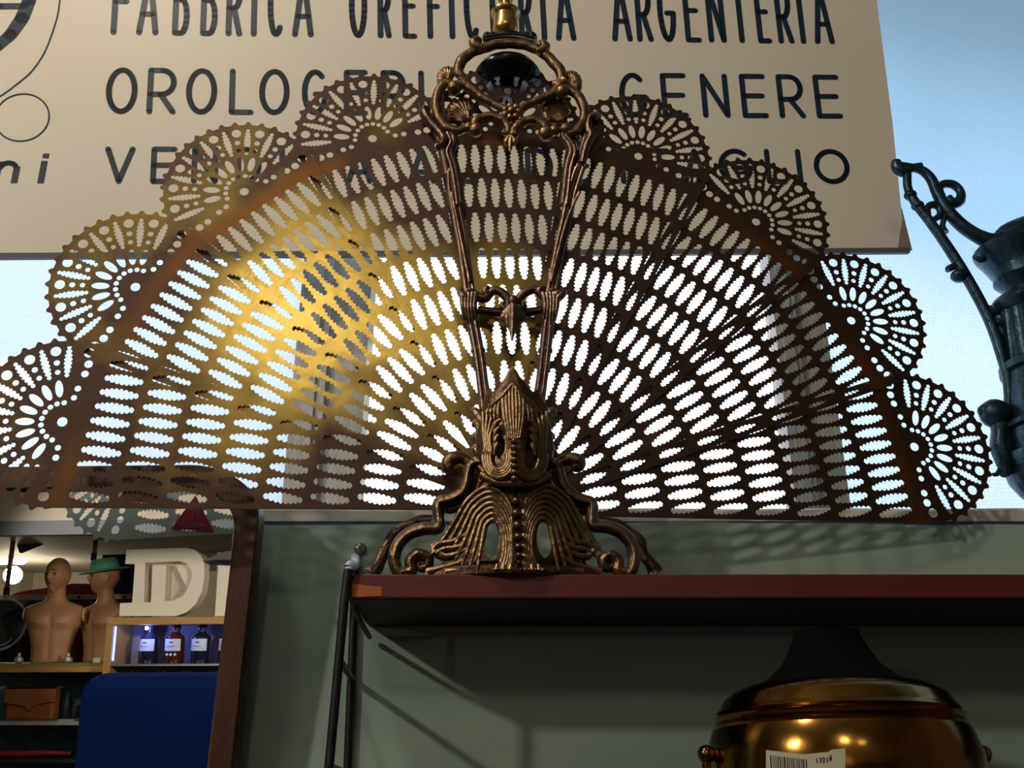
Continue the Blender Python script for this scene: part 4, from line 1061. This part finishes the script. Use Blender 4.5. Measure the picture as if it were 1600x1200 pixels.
# things on the lower shelf and beside the bag
p = rat(35, 1180, CASEY - .12)
b = MB(); b.tube([(p.x - .22, p.y, zs2 + .022), (p.x, p.y, zs2 + .020), (p.x + .16, p.y, zs2 + .026), (p.x + .30, p.y - .02, zs2 + .02)], [.016, .02, .014, .012], 10, 4)
tag(b.build('red_case', M_RED, loc=(p.x, p.y, zs2)), 'long narrow crimson case on the dark lower shelf of the glass case', 'case')
p = rat(103, 1118, CASEY - .2)
b = MB(); b.lathe([(.03, 0), (.035, .01), (.035, .10), (.02, .13), (.016, .16), (.02, .17), (0, .172)], (p.x, p.y, zs1), 20); tag(b.build('dark_vase', M_DARK, loc=(p.x, p.y, zs1)), 'small dark vase beside the tan handbag', 'vase')
p = rat(106, 1124, CASEY - .06)
b = MB(); b.box((p.x - .05, p.y - .03, zs1), (p.x + .05, p.y + .03, zs1 + .012)); tag(b.build('folded_card', M_RIM, loc=(p.x, p.y, zs1), smooth=False), 'pale folded card on the shelf right of the handbag', 'card')
p = rat(2, 1100, CASEY - .2)
b = MB()
for i in range(7):
    a = i * .5; b.tube([(p.x - .03 + .012 * i, p.y, zs1), (p.x - .05 + .014 * i, p.y + .01, zs1 + .10), (p.x - .02 + .010 * i, p.y, zs1 + .20)], [.012, .016, .008], 8, 3)
tag(b.build('knitted_purse', M_TEAL, loc=(p.x, p.y, zs1)), 'grey-green ribbed purse left of the tan handbag', 'purse')

# mannequins
def head_pts(c, s, yaw, pitch=0):
    n, m = 56, 40; vs = []; fs = []
    ga = lambda v, w: math.exp(-(v / w) ** 2)
    for j in range(m + 1):
        a = PI * j / m
        for q in range(n):
            t = 2 * PI * q / n
            x, y, z = math.sin(a) * math.cos(t), math.sin(a) * math.sin(t), -math.cos(a)
            X = .074 * x; Y = .095 * y - .012 * max(0, z) * (y < 0); Z = .115 * z
            if z < 0:
                X *= 1 - .38 * (-z) ** 1.6; Y *= (1 - .10 * (-z) ** 2) if y > 0 else (1 - .45 * (-z) ** 1.3)
            if y > 0:
                Y += .020 * ga(x, .13) * ga(z + .16, .13) + .012 * ga(x, .10) * ga(z - .0, .12)
                Y += .006 * ga(z - .20, .09) * ga(abs(x) - .28, .30)
                Y -= .013 * ga(abs(x) - .33, .15) * ga(z - .04, .11)
                Y += .006 * ga(x, .22) * ga(z + .46, .07) - .004 * ga(x, .25) * ga(z + .62, .05)
                Y += .012 * ga(x, .25) * ga(z + .82, .16)
                Y += .005 * ga(abs(x) - .5, .15) * ga(z + .15, .15)
            v = Vector((X, Y, Z)) * s
            vs.append(v)
    for j in range(m):
        for q in range(n): fs.append((j*n+q, j*n+(q+1)%n, (j+1)*n+(q+1)%n, (j+1)*n+q))
    M = Matrix.Translation(c) @ Matrix.Rotation(yaw, 4, 'Z') @ Matrix.Rotation(pitch, 4, 'X')
    return [M @ v for v in vs], fs, M
def mannequin(base, s, yaw, hyaw, hpitch, label):
    t = empty('mannequin_torso', base, label, 'mannequin', 'bald male mannequin torsos above the display case')
    base = Vector(base)
    B = Matrix.Translation(base) @ Matrix.Rotation(yaw, 4, 'Z') @ Matrix.Scale(s, 4)
    rings = [(0, .118, .080, 0), (.04, .116, .080, 0), (.09, .119, .083, 0), (.15, .132, .090, 0), (.20, .148, .098, .002), (.245, .162, .104, .004), (.285, .174, .104, .002), (.315, .182, .094, -.004), (.338, .180, .078, -.010), (.355, .155, .066, -.012), (.370, .115, .060, -.012), (.385, .078, .056, -.010), (.400, .060, .054, -.006), (.42, .055, .053, -.002), (.45, .054, .053, .004), (.48, .052, .052, .010)]
    n = 56; vs = []; fs = []
    ga = lambda v, w: math.exp(-(v / w) ** 2)
    for (z, rx, ry, cy) in rings:
        for q in range(n):
            a = 2 * PI * q / n; ca, sa = math.cos(a), math.sin(a); e_ = .82 if z < .36 else 1
            x = rx * math.copysign(abs(ca) ** e_, ca); y = cy + ry * math.copysign(abs(sa) ** e_, sa)
            if sa > 0:
                y += .016 * ga(abs(x) - .075, .055) * ga(z - .255, .045) - .010 * ga(x, .018) * ga(z - .25, .07)
                y -= .010 * ga(z - .195, .018) * ga(abs(x) - .07, .06)
                y -= .005 * ga(x, .012) * ga(z - .10, .09); y += .005 * ga(abs(x) - .035, .02) * (ga(z - .13, .018) + ga(z - .085, .018) + ga(z - .04, .018))
                y += .006 * ga(z - .345, .012) * ga(abs(x) - .07, .05)
            vs.append(B @ Vector((x, y, z)))
    m = len(rings)
    for j in range(m - 1):
        for q in range(n): fs.append((j*n+q, j*n+(q+1)%n, (j+1)*n+(q+1)%n, (j+1)*n+q))
    fs += [tuple(range(n))[::-1], tuple((m-1)*n + q for q in range(n))]
    b = MB(); b.add(vs, fs)
    hc = B @ Vector((0, .022, .545))
    hv, hf, HM = head_pts(hc, s, yaw + hyaw, hpitch)
    b.add(hv, hf)
    for e_ in (-1, 1): 
        eb = MB(); eb.ball((0, 0, 0), (.008, .018, .030), 12, 10); b.add([HM @ (v + Vector((e_ * .072, -.005, -.008))) if s == 1 else HM @ ((v + Vector((e_ * .072, -.005, -.008))) * s) for v in eb.v], eb.f)
    o = b.build('body', M_SKIN); keep(o, t)
    rm = o.modifiers.new('remesh', 'REMESH'); rm.mode = 'VOXEL'; rm.voxel_size = .0042; rm.use_smooth_shade = True
    sm = o.modifiers.new('smooth', 'SMOOTH'); sm.factor = .5; sm.iterations = 3
    for e_ in (-1, 1):
        b = MB(); b.ball(HM @ (Vector((e_ * .0255, .082, .006)) * s), (.0095 * s, .006 * s, .0042 * s), 12, 6); keep(b.build('eye', M_EYE), t)
        b = MB(); b.tube([HM @ (Vector((e_ * .012, .091, .022)) * s), HM @ (Vector((e_ * .026, .090, .028)) * s), HM @ (Vector((e_ * .044, .076, .022)) * s)], [.002 * s, .0028 * s, .001 * s], 6, 3); keep(b.build('eyebrow', M_EYE), t)
        b = MB(); M_ = B @ Matrix.Translation((e_ * .180, -.006, .300)) @ Matrix.Rotation(e_ * PI / 2, 4, 'Y')
        b.lathe([(0, -.004), (.042, -.004), (.044, 0), (.042, .006), (0, .007)], n=28); keep(b.build('shoulder_fitting', M_FIT, xf=M_), t)
        b = MB(); b.box((-.014, -.004, .0065), (.014, .004, .0090)); b.ball((.014, 0, .0078), (.007, .007, .002)); keep(b.build('keyhole', M_DARK, xf=M_), t)
    b = MB(); b.tube([HM @ (Vector((-.022, .088, -.055)) * s), HM @ (Vector((0, .0965, -.0525)) * s), HM @ (Vector((.022, .088, -.055)) * s)], [.002 * s, .0042 * s, .002 * s], 8, 4); keep(b.build('lips', M_LIP), t)
    return t, HM
m1 = rat(78, 1033, CASEY - .16); m2 = rat(156, 1033, CASEY - .38)
sc1 = 1.0
hpx = k * 160 / .655
t1, H1 = mannequin((m1.x, m1.y, zt_case), hpx, D2(-14), D2(19), D2(2), 'bald mannequin torso facing the front, on the display case')
t2, H2 = mannequin((m2.x, m2.y, zt_case), hpx, D2(22), D2(36), D2(4), 'mannequin torso in profile wearing the green hat')
# trilby
hs = hpx
b = MB(); n = 40
HT = H2 @ Matrix.Translation(Vector((0, .008, .052)) * hs) @ Matrix.Rotation(D2(-14), 4, 'X') @ Matrix.Scale(hs, 4)
b.lathe([(.082, -.004), (.150, -.010), (.152, -.006), (.088, .004), (.086, .02), (.080, .055), (.070, .072), (.045, .072), (.02, .060), (0, .056), ], n=n, sx=.88, sy=1.08)
HAT = tag(b.build('straw_hat', M_HAT, xf=HT, loc=HT.translation), 'mint green straw trilby on the profile mannequin', 'hat')
b = MB(); b.lathe([(.087, .004), (.0885, .006), (.0885, .022), (.0865, .024)], n=n, sx=.88, sy=1.08); keep(b.build('hat_band', M_HAT, xf=HT), HAT)
# small glass jars on the case
for (px, py, lab_) in ((29, 1033, 'small round glass flask at the left of the frontal mannequin'), (106, 1033, 'small round glass flask between the two mannequins')):
    p = rat(px, py, CASEY - .05); F_ = empty('glass_flask', (p.x, p.y, zt_case), lab_, 'flask', 'glass flasks on the display case')
    b = MB(); b.lathe([(.014, 0), (.024, .006), (.028, .018), (.024, .032), (.010, .040), (.009, .050), (.012, .052)], (p.x, p.y, zt_case), 20); keep(b.build('bulb', M_RIM), F_)
    b = MB(); b.lathe([(.010, .048), (.011, .060), (0, .061)], (p.x, p.y, zt_case), 12); keep(b.build('stopper', M_FIT), F_)
p = rat(151, 1030, CASEY - .05); b = MB(); b.box((p.x - .022, p.y - .004, zt_case), (p.x + .022, p.y, zt_case + .03)); tag(b.build('price_card', M_WHITE, loc=(p.x, p.y, zt_case), smooth=False), 'small white card at the foot of the profile mannequin', 'card')
# green dish
p = rat(2, 975, CASEY - .25); r_ = k * 40
DS = empty('round_dish', (p.x, p.y, zt_case), 'large dark green round dish with a pale rim, left of the mannequins', 'dish')
DM = Matrix.Translation(p) @ Matrix.Rotation(D2(18), 4, 'Y') @ Matrix.Rotation(D2(-82), 4, 'X')
b = MB(); b.lathe([(0, .03), (r_ * .5, .025), (r_ * .85, .008), (r_ * .98, 0), (r_ * .98, -.01), (0, -.012)], n=48); keep(b.build('bowl', M_DISH, xf=DM), DS)
b = MB(); b.tube([(r_ * math.cos(a), r_ * math.sin(a), 0) for a in [2 * PI * i / 40 for i in range(41)]], .009, 8, 0); keep(b.build('rim', M_RIM, xf=DM), DS)
b = MB(); b.tube([(r_ * .75 * math.cos(a), r_ * .55 * math.sin(a) + .05, .022) for a in [PI * i / 20 for i in range(21)]], .004, 6, 0); keep(b.build('inner_line', M_RIM, xf=DM), DS)

# bottle cabinet with blue lighting
CBY = CASEY + .12
x0c, x1c = rat(164, 1000, CBY).x, rat(470, 1000, CBY).x; zc = rat(260, 964, CBY).z
CB = empty('bottle_cabinet', ((x0c + x1c) / 2, CBY - .15, FL), 'oak-framed cabinet lit in blue, holding the pharmacy bottles', 'cabinet')
fw = k * 11
b = MB(); b.box((x0c, CBY - .30, zc - fw), (x1c, CBY, zc)); keep(b.build('top_board', M_OAK, smooth=False, bevel=.003), CB)
for xs in (x0c, x1c - fw):
    b = MB(); b.box((xs, CBY - .30, FL), (xs + fw, CBY, zc - fw)); keep(b.build('side_board', M_OAK, smooth=False, bevel=.003), CB)
b = MB(); b.box((x0c + fw, CBY - .30, FL), (x1c - fw, CBY - .285, zc - fw)); keep(b.build('back_panel', M_CABIN, smooth=False), CB)
zsh = rat(260, 1037, CBY - .1).z
b = MB(); b.box((x0c + fw, CBY - .28, zsh - .012), (x1c - fw, CBY - .01, zsh)); keep(b.build('shelf', M_METAL, smooth=False), CB)
zsh2 = zsh - .30
b = MB(); b.box((x0c + fw, CBY - .28, zsh2 - .012), (x1c - fw, CBY - .01, zsh2)); keep(b.build('shelf', M_METAL, smooth=False), CB)
b = MB(); b.box((x0c + fw + .002, CBY - .03, zsh + .02), (x0c + fw + .008, CBY - .02, zc - fw - .01)); keep(b.build('blue_light_strip', M_BLUEL, smooth=False), CB)
pb = rat(232, 968, CBY - .12)
d = lamp('cabinet_blue_light', 'POINT', (rat(232, 975, CBY - .05).x, CBY - .03, zc - fw - .02), 2.2, (.20, .30, 1.0), .010)
d2 = lamp('cabinet_blue_light', 'POINT', (rat(232, 975, CBY - .05).x + .8, CBY - .03, zc - fw - .02), 2.0, (.30, .36, 1.0), .010)
def bottle(px, pz, nm, lab_, m, scale=1.0, diamond=False, grp='pharmacy bottles on the cabinet shelf'):
    p = rat(px, 1034, CBY - .12); h = k * 58 * scale; w = k * 14.5 * scale
    t = empty(nm, (p.x, CBY - .12, pz), lab_, 'bottle', grp)
    b = MB(); b.lathe([(w * .95, 0), (w, h * .03), (w, h * .58), (w * .9, h * .68), (w * .45, h * .76), (w * .36, h * .80), (w * .36, h * .84)], (p.x, CBY - .12, pz), 32); keep(b.build('glass_body', m), t)
    b = MB(); b.lathe([(w * .34, h * .83), (w * .46, h * .86), (w * .46, h * .95), (w * .40, h), (0, h)], (p.x, CBY - .12, pz), 24); keep(b.build('stopper', m), t)
    if scale == 1.0:
        b = MB(); vs = []; N_ = 10
        for j in range(2):
            for i in range(N_ + 1):
                a = D2(150 - 120 * i / N_ + 8); vs.append((p.x + w * 1.02 * math.cos(a), CBY - .12 + w * 1.02 * math.sin(a), pz + h * (.32 + .30 * j)))
        b.add(vs, [(i, i + 1, N_ + 2 + i, N_ + 1 + i) for i in range(N_)]); L_ = keep(b.build('paper_label', M_BLABEL), t)
        b = MB()
        for q, (u0, u1, v) in enumerate(((-.25, .10, .52), (-.55, .40, .42))):
            for i in range(5):
                ua = u0 + (u1 - u0) * i / 5; b.tube([(p.x + w * (ua + dx_), CBY - .12 + w * 1.04 * math.sqrt(max(0, 1 - (ua + dx_) ** 2)), pz + h * (v + dz_)) for dx_, dz_ in ((0, 0), (.04, .03), (.08, .0))], .0011, 4, 0)
        q = b.build('label_script', M_PRINT); q.parent = L_
    if diamond:
        for i in range(3):
            b = MB(); u = -.45 + .42 * i; c_ = Vector((p.x + w * u, CBY - .12 + w * 1.05 * math.sqrt(1 - u * u), pz + h * .23)); e_ = w * .17
            b.add([c_ + Vector(q) for q in ((-e_, 0, 0), (0, 0, -e_), (e_, 0, 0), (0, 0, e_), (-e_, -.002, 0), (0, -.002, -e_), (e_, -.002, 0), (0, -.002, e_))], [(0,1,2,3),(7,6,5,4),(0,4,5,1),(1,5,6,2),(2,6,7,3),(3,7,4,0)]); keep(b.build('diamond_mark', M_BLABEL, smooth=False), t)
    return t
bottle(231, zsh, 'pharmacy_bottle', 'dark pharmacy bottle leftmost on the blue-lit shelf', M_BOTTLE)
bottle(272, zsh, 'pharmacy_bottle', 'reddish pharmacy bottle with diamond marks under its label', M_BOTTLE2, diamond=True)
bottle(313, zsh, 'pharmacy_bottle', 'dark pharmacy bottle right of the reddish one', M_BOTTLE)
bottle(356, zsh, 'pharmacy_bottle', 'pharmacy bottle cut off by the mirror frame on the blue-lit shelf', M_BOTTLE)
for i, px in enumerate((212, 252, 292, 334)):
    p = rat(px, 1046, CBY - .12)
    hh = p.z - zsh2
    t = empty('small_bottle', (p.x, CBY - .12, zsh2), 'small stoppered bottle on the cabinet shelf below, ' + ('leftmost', 'second from the left', 'third from the left', 'rightmost')[i], 'bottle', 'small bottles below the glass shelf')
    b = MB(); b.lathe([(.04, 0), (.042, .01), (.042, hh * .6), (.02, hh * .8), (.014, hh * .86), (.014, hh * .9)], (p.x, CBY - .12, zsh2), 24); keep(b.build('glass_body', M_BOTTLE), t)
    b = MB(); b.lathe([(.012, hh * .88), (.013, hh * .93), (.032, hh * .96), (.034, hh), (0, hh)], (p.x, CBY - .12, zsh2), 20); keep(b.build('stopper', M_BOTTLE2), t)

# big channel letters standing on the cabinet
LY = CBY - .10
def lp(l, Y=LY): return [(rat(x, y, Y).x, rat(x, y, Y).z) for x, y in l]
def letter(nm, loops, Y, th, m):
    me = fill(nm, loops, th, m); return me
Dout = [(192, 963), (193, 943), (212, 942), (216, 882), (201, 882), (203, 860), (296, 857), (308, 860), (318, 868), (323, 880), (324, 900), (320, 925), (310, 945), (296, 957), (280, 963)]
Din = [(230, 942), (275, 939), (290, 932), (300, 918), (305, 900), (303, 890), (296, 881), (284, 878), (232, 880)]
LT = empty('channel_letter', (rat(255, 963, LY).x, LY, zc), 'big white serif letter D standing on the bottle cabinet', 'letter', 'white letters on the cabinet')
kz = lambda L: [(x, max(z, zc + .001)) for x, z in L]
for nm, loops, th, m, dy in (('face_rim', [kz(lp(Dout)), kz(lp(Din))], .10, M_WHITE, 0), ('back_plate', [kz(lp([(194, 962), (214, 940), (218, 884), (205, 862), (296, 860), (318, 872), (321, 900), (306, 945), (280, 962)]))], .01, M_CREAM, -.055)):
    me = fill(nm, loops, th, m); o = bpy.data.objects.new(nm, me); C.objects.link(o); o.location = (0, LY + dy, 0); keep(o, LT)
b = MB()
def slab(pts, y0, y1):
    L = lp(pts); n = len(L); b.add([(x, y0, max(z, zc + .002)) for x, z in L] + [(x, y1, max(z, zc + .002)) for x, z in L], [tuple(range(n)), tuple(range(2*n-1, n-1, -1))] + [(i, n+i, n+(i+1) % n, (i+1) % n) for i in range(n)])
slab([(238, 942), (240, 884), (262, 884), (259, 942)], LY - .05, LY + .02); keep(b.build('inner_upright', M_WHITE, smooth=False), LT)
b = MB(); slab([(275, 883), (300, 882), (311, 915), (298, 930)], LY - .05, LY + .005); keep(b.build('inner_brace', M_WHITE, smooth=False), LT)
LT2 = empty('channel_letter', (rat(375, 963, LY).x, LY, zc), 'white block letter cut off by the mirror frame, right of the D', 'letter', 'white letters on the cabinet')
b = MB(); slab([(340, 963), (346, 883), (400, 883), (400, 963)], LY - .05, LY + .05); keep(b.build('stem', M_WHITE, smooth=False), LT2)
b = MB(); slab([(331, 963), (335, 862), (405, 862), (405, 963)], LY - .075, LY - .055); keep(b.build('back_plate', M_CREAM, smooth=False), LT2)

# blue armchair, close behind the camera
HY = -1.05
xl, xr_, zh = rat(120, 1100, HY).x, rat(352, 1100, HY).x, rat(230, 1052, HY).z
AC = empty('armchair', ((xl + xr_) / 2, HY, FL), 'royal blue velvet high-backed armchair in front of the bottle cabinet', 'chair')
def rb(w0, w1, z0, z1, y0, y1, name, m=M_VELVET, r=.05, lean=0):
    n = 10; pts = []
    for (cx, cz, a0) in ((w1 - r, z0 + r * .3, -90), (w1 - r, z1 - r * .7, 0), (w0 + r, z1 - r * .7, 90), (w0 + r, z0 + r * .3, 180)):
        for i in range(n + 1):
            a = D2(a0 + 90 * i / n); rz = r * .7 if a0 in (0, 90) else r * .3
            pts.append((cx + r * math.cos(a), cz + rz * math.sin(a)))
    b = MB(); N_ = len(pts); prof_ = [(0, .94), (.12, .985), (.3, 1), (.7, 1), (.88, .985), (1, .94)]
    cx = (w0 + w1) / 2; cz = (z0 + z1) / 2; vs = []
    for (t_, s_) in prof_:
        for x, z in pts: vs.append((cx + (x - cx) * s_, y0 + (y1 - y0) * t_ - lean * (z - z0), cz + (z - cz) * s_))
    fs = [tuple(range(N_)), tuple((len(prof_) - 1) * N_ + i for i in range(N_))[::-1]]
    for j in range(len(prof_) - 1):
        for i in range(N_): fs.append((j*N_+i, j*N_+(i+1) % N_, (j+1)*N_+(i+1) % N_, (j+1)*N_+i))
    b.add(vs, fs); return keep(b.build(name, m), AC)
rb(xl, xr_, FL + .42, zh, HY - .14, HY, 'backrest', r=.075)
rb(xl + .02, xr_ - .02, FL + .30, FL + .46, HY - .70, HY - .12, 'seat', r=.05)
for s, xx in ((-1, xl - .02), (1, xr_ - .08)): rb(xx, xx + .10, FL + .28, FL + .66, HY - .68, HY - .05, 'armrest', r=.045)
for xx in (xl + .05, xr_ - .05):
    for yy in (HY - .62, HY - .08):
        b = MB(); b.tube([(xx, yy, FL), (xx, yy, FL + .30)], [.018, .026], 12, 0); keep(b.build('leg', M_MWOOD), AC)
# hanging dark disc lamp over the letters
p = rat(362, 878, -3.0)
LD = empty('pendant_lamp', (p.x, p.y, p.z), 'flat dark disc pendant lamp in front of the letter D', 'lamp')
b = MB(); b.lathe([(0, -.012), (k * 30, -.010), (k * 34, 0), (k * 30, .012), (.04, .05), (0, .055)], p, 40, sx=1, sy=1); keep(b.build('lamp_shade', M_VENT), LD)
b = MB(); b.tube([p + Vector((0, 0, .05)), Vector((p.x, p.y, CE))], .004, 6, 0); keep(b.build('cord', M_DARK), LD)
# white rail, red and purple cloth and navy curtain at the rear
RY = -5.4
za, zb_ = rat(80, 937, RY).z, rat(80, 929, RY).z
xra, xrb = rat(-60, 933, RY).x, rat(222, 933, RY).x
RL = empty('clothes_rail', ((xra + xrb) / 2, RY, FL), 'white rail running behind the mannequins, hung with dark cloth', 'rail')
b = MB(); b.box((xra, RY - .03, za), (xrb, RY, zb_)); keep(b.build('bar', M_RAIL, smooth=False), RL)
for xx in (xra + .05, xrb - .05):
    b = MB(); b.box((xx - .02, RY - .05, FL), (xx + .02, RY - .03, zb_)); keep(b.build('upright', M_RAIL, smooth=False), RL)
for px in (8, 100, 124, 194):
    q = rat(px, 933, RY); b = MB(); b.ball((q.x, RY + .002, q.z), .010, 8, 6); keep(b.build('bolt', M_DARK), RL)
def cloth(nm, px0, px1, py0, py1, Y, m, lab_, cat, folds=9, amp=.02, tops=None, zlow=None):
    a = rat(px0, py0, Y); c_ = rat(px1, py1, Y); b = MB(); N_ = 60; vs = []
    z1 = c_.z if zlow is None else zlow
    for i in range(N_ + 1):
        t_ = i / N_; x = a.x + (c_.x - a.x) * t_; z = a.z if not tops else rat(px0 + (px1 - px0) * t_, tops(t_), Y).z
        y = Y + amp * math.sin(t_ * folds * 2 * PI)
        vs += [(x, y, z), (x, y + amp * .4, z1), (x, y - .012, z), (x, y - .012 + amp * .4, z1)]
    fs = []
    for i in range(N_): q = i * 4; fs += [(q, q + 4, q + 5, q + 1), (q + 2, q + 3, q + 7, q + 6), (q, q + 2, q + 6, q + 4), (q + 1, q + 5, q + 7, q + 3)]
    fs += [(0, 1, 3, 2), (N_*4, N_*4+2, N_*4+3, N_*4+1)]
    b.add(vs, fs); return tag(b.build(nm, m, loc=((a.x + c_.x) / 2, Y, z1)), lab_, cat)
cloth('dark_curtain', -60, 230, 937, 1000, RY - .10, M_PURP, 'dark purple cloth hanging below the white rail', 'curtain', zlow=FL + .02)
cloth('red_drape', 84, 175, 940, 1000, RY - .02 + .12, M_RED, 'crimson cloth hanging between the two mannequins', 'drape', 5, .02, zlow=FL + .02)
cloth('red_canopy', 20, 160, 928, 930, RY - .25, M_RED, 'crimson canopy edge rising above the white rail', 'canopy', 2, .01, tops=lambda t_: 928 - 16 * min(1, t_ * 1.5) ** .8, zlow=za - .2)
cloth('navy_curtain', 160, 240, 846, 930, RY - .40, M_NAVY, 'navy curtain behind the hat at the rear', 'curtain', 3, .03, tops=lambda t_: 862 - 16 * math.sin(min(1, t_ * 1.3) * PI / 2), zlow=FL + .02)
# poles and grey panel and glowing lamps under the rear ceiling
zcr = zb0 + .12
def pole(pxa, pya, pxb, pyb, Y, lab_):
    a = rat(pxa, pya, Y); c_ = rat(pxb, pyb, Y); b = MB(); b.tube([a, c_], .016, 10, 0)
    t = empty('wooden_pole', (c_.x, c_.y, c_.z), lab_, 'pole', 'varnished poles hung under the rear ceiling'); keep(b.build('shaft', M_POLE), t)
    b = MB(); b.tube([c_, c_ + (c_ - a).normalized() * .05], .020, 10, 0); keep(b.build('dark_tip', M_DARK), t)
    b = MB(); b.tube([a, (a.x, a.y, zcr)], .004, 6, 0); keep(b.build('cord', M_DARK), t)
pole(21, 842, 11, 918, -4.7, 'slanting varnished pole in front of the glowing lamps')
pole(150, 838, 147, 864, -4.7, 'short varnished pole above the green hat')
p = rat(48, 851, -4.9)
b = MB(); R_ = Matrix.Translation(p) @ Matrix.Rotation(D2(-22), 4, 'Y')
b.box((-.085, -.02, -.03), (.085, .02, .035)); PN = tag(b.build('ceiling_panel', M_VENT, xf=R_, loc=p, smooth=False, bevel=.006), 'tilted dark grey box hung below the rear ceiling', 'speaker')
b = MB(); b.tube([p, (p.x, p.y, zcr)], .008, 8, 0); keep(b.build('bracket', M_DARK), PN)
for i, px in enumerate((4, 28)):
    p = rat(px, 876, -6.1); t = empty('ceiling_lamp', (p.x, p.y, p.z), ('glowing white lamp at the far left edge of the mirror', 'glowing white lamp right of the slanting pole')[i], 'lamp', 'glowing lamps at the rear')
    b = MB(); b.lathe([(0, -.03), (.05, -.028), (.075, .0), (.06, .03), (0, .032)], p, 24); keep(b.build('lamp_shade', M_SHADE), t)
    b = MB(); b.tube([p + Vector((0, 0, .03)), (p.x, p.y, zcr)], .006, 6, 0); keep(b.build('stem', M_METAL), t)
    if i: lamp('rear_lamp_and_fill', 'POINT', p + Vector((0, .05, -.12)), 40, (1.0, .86, .62), .07)
spot('rear_lamp_and_fill', (-.35, -2.3, zb0 + .02), (-1.7, -4.4, zt_case + .25), 135, (1.0, .88, .70), .08, 85)  # added fill spot for the mannequins, outside the mirror's view
spot('rear_lamp_and_fill', (-2.75, -2.2, zb0 + .02), (-1.7, -4.4, zt_case + .15), 75, (1.0, .88, .72), .08, 85)  # second added fill spot, from the left, for the profile mannequin
FILL_LAMPS += [(-.35, -2.3, zb0 + .12), (-2.75, -2.2, zb0 + .12)]
# pendant bodies for the added fill lights, front and rear
for i, q in enumerate(FILL_LAMPS):
    t = empty('pendant_lamp', q, ('added round pendant fill lamp above and behind the camera', 'second added round pendant fill lamp behind the camera to the right', 'added round pendant fill lamp high over the camera', 'added low round pendant fill lamp in front of the grey beam', 'added low round pendant fill lamp by the left wall, in front of the grey beam')[i], 'lamp')
    b = MB(); b.lathe([(0, .10), (.03, .09), (.10, .04), (.14, -.02), (.145, -.03), (.135, -.02), (.09, .03), (0, .07)], q, 32); keep(b.build('lamp_shade', M_VENT), t)
    b = MB(); b.tube([(q[0], q[1], q[2] + .09), (q[0], q[1], CE)], .006, 8, 0); keep(b.build('cord', M_DARK), t)
t = empty('spot_lamp', tuple(KEY), 'spot lamp left of the camera that lights the shelf', 'lamp')
b = MB(); b.tube([KEY + Vector((-.10, -.10, .06)), KEY + Vector((-.08, -.08, .05))], [.03, .07], 16, 0); keep(b.build('lamp_shade', M_DARK), t)
b = MB(); b.tube([KEY + Vector((-.10, -.10, .06)), KEY + Vector((-.10, -.10, .3)), (KEY.x - .1, KEY.y - .1, CE)], .008, 8, 0); keep(b.build('stem', M_DARK), t)
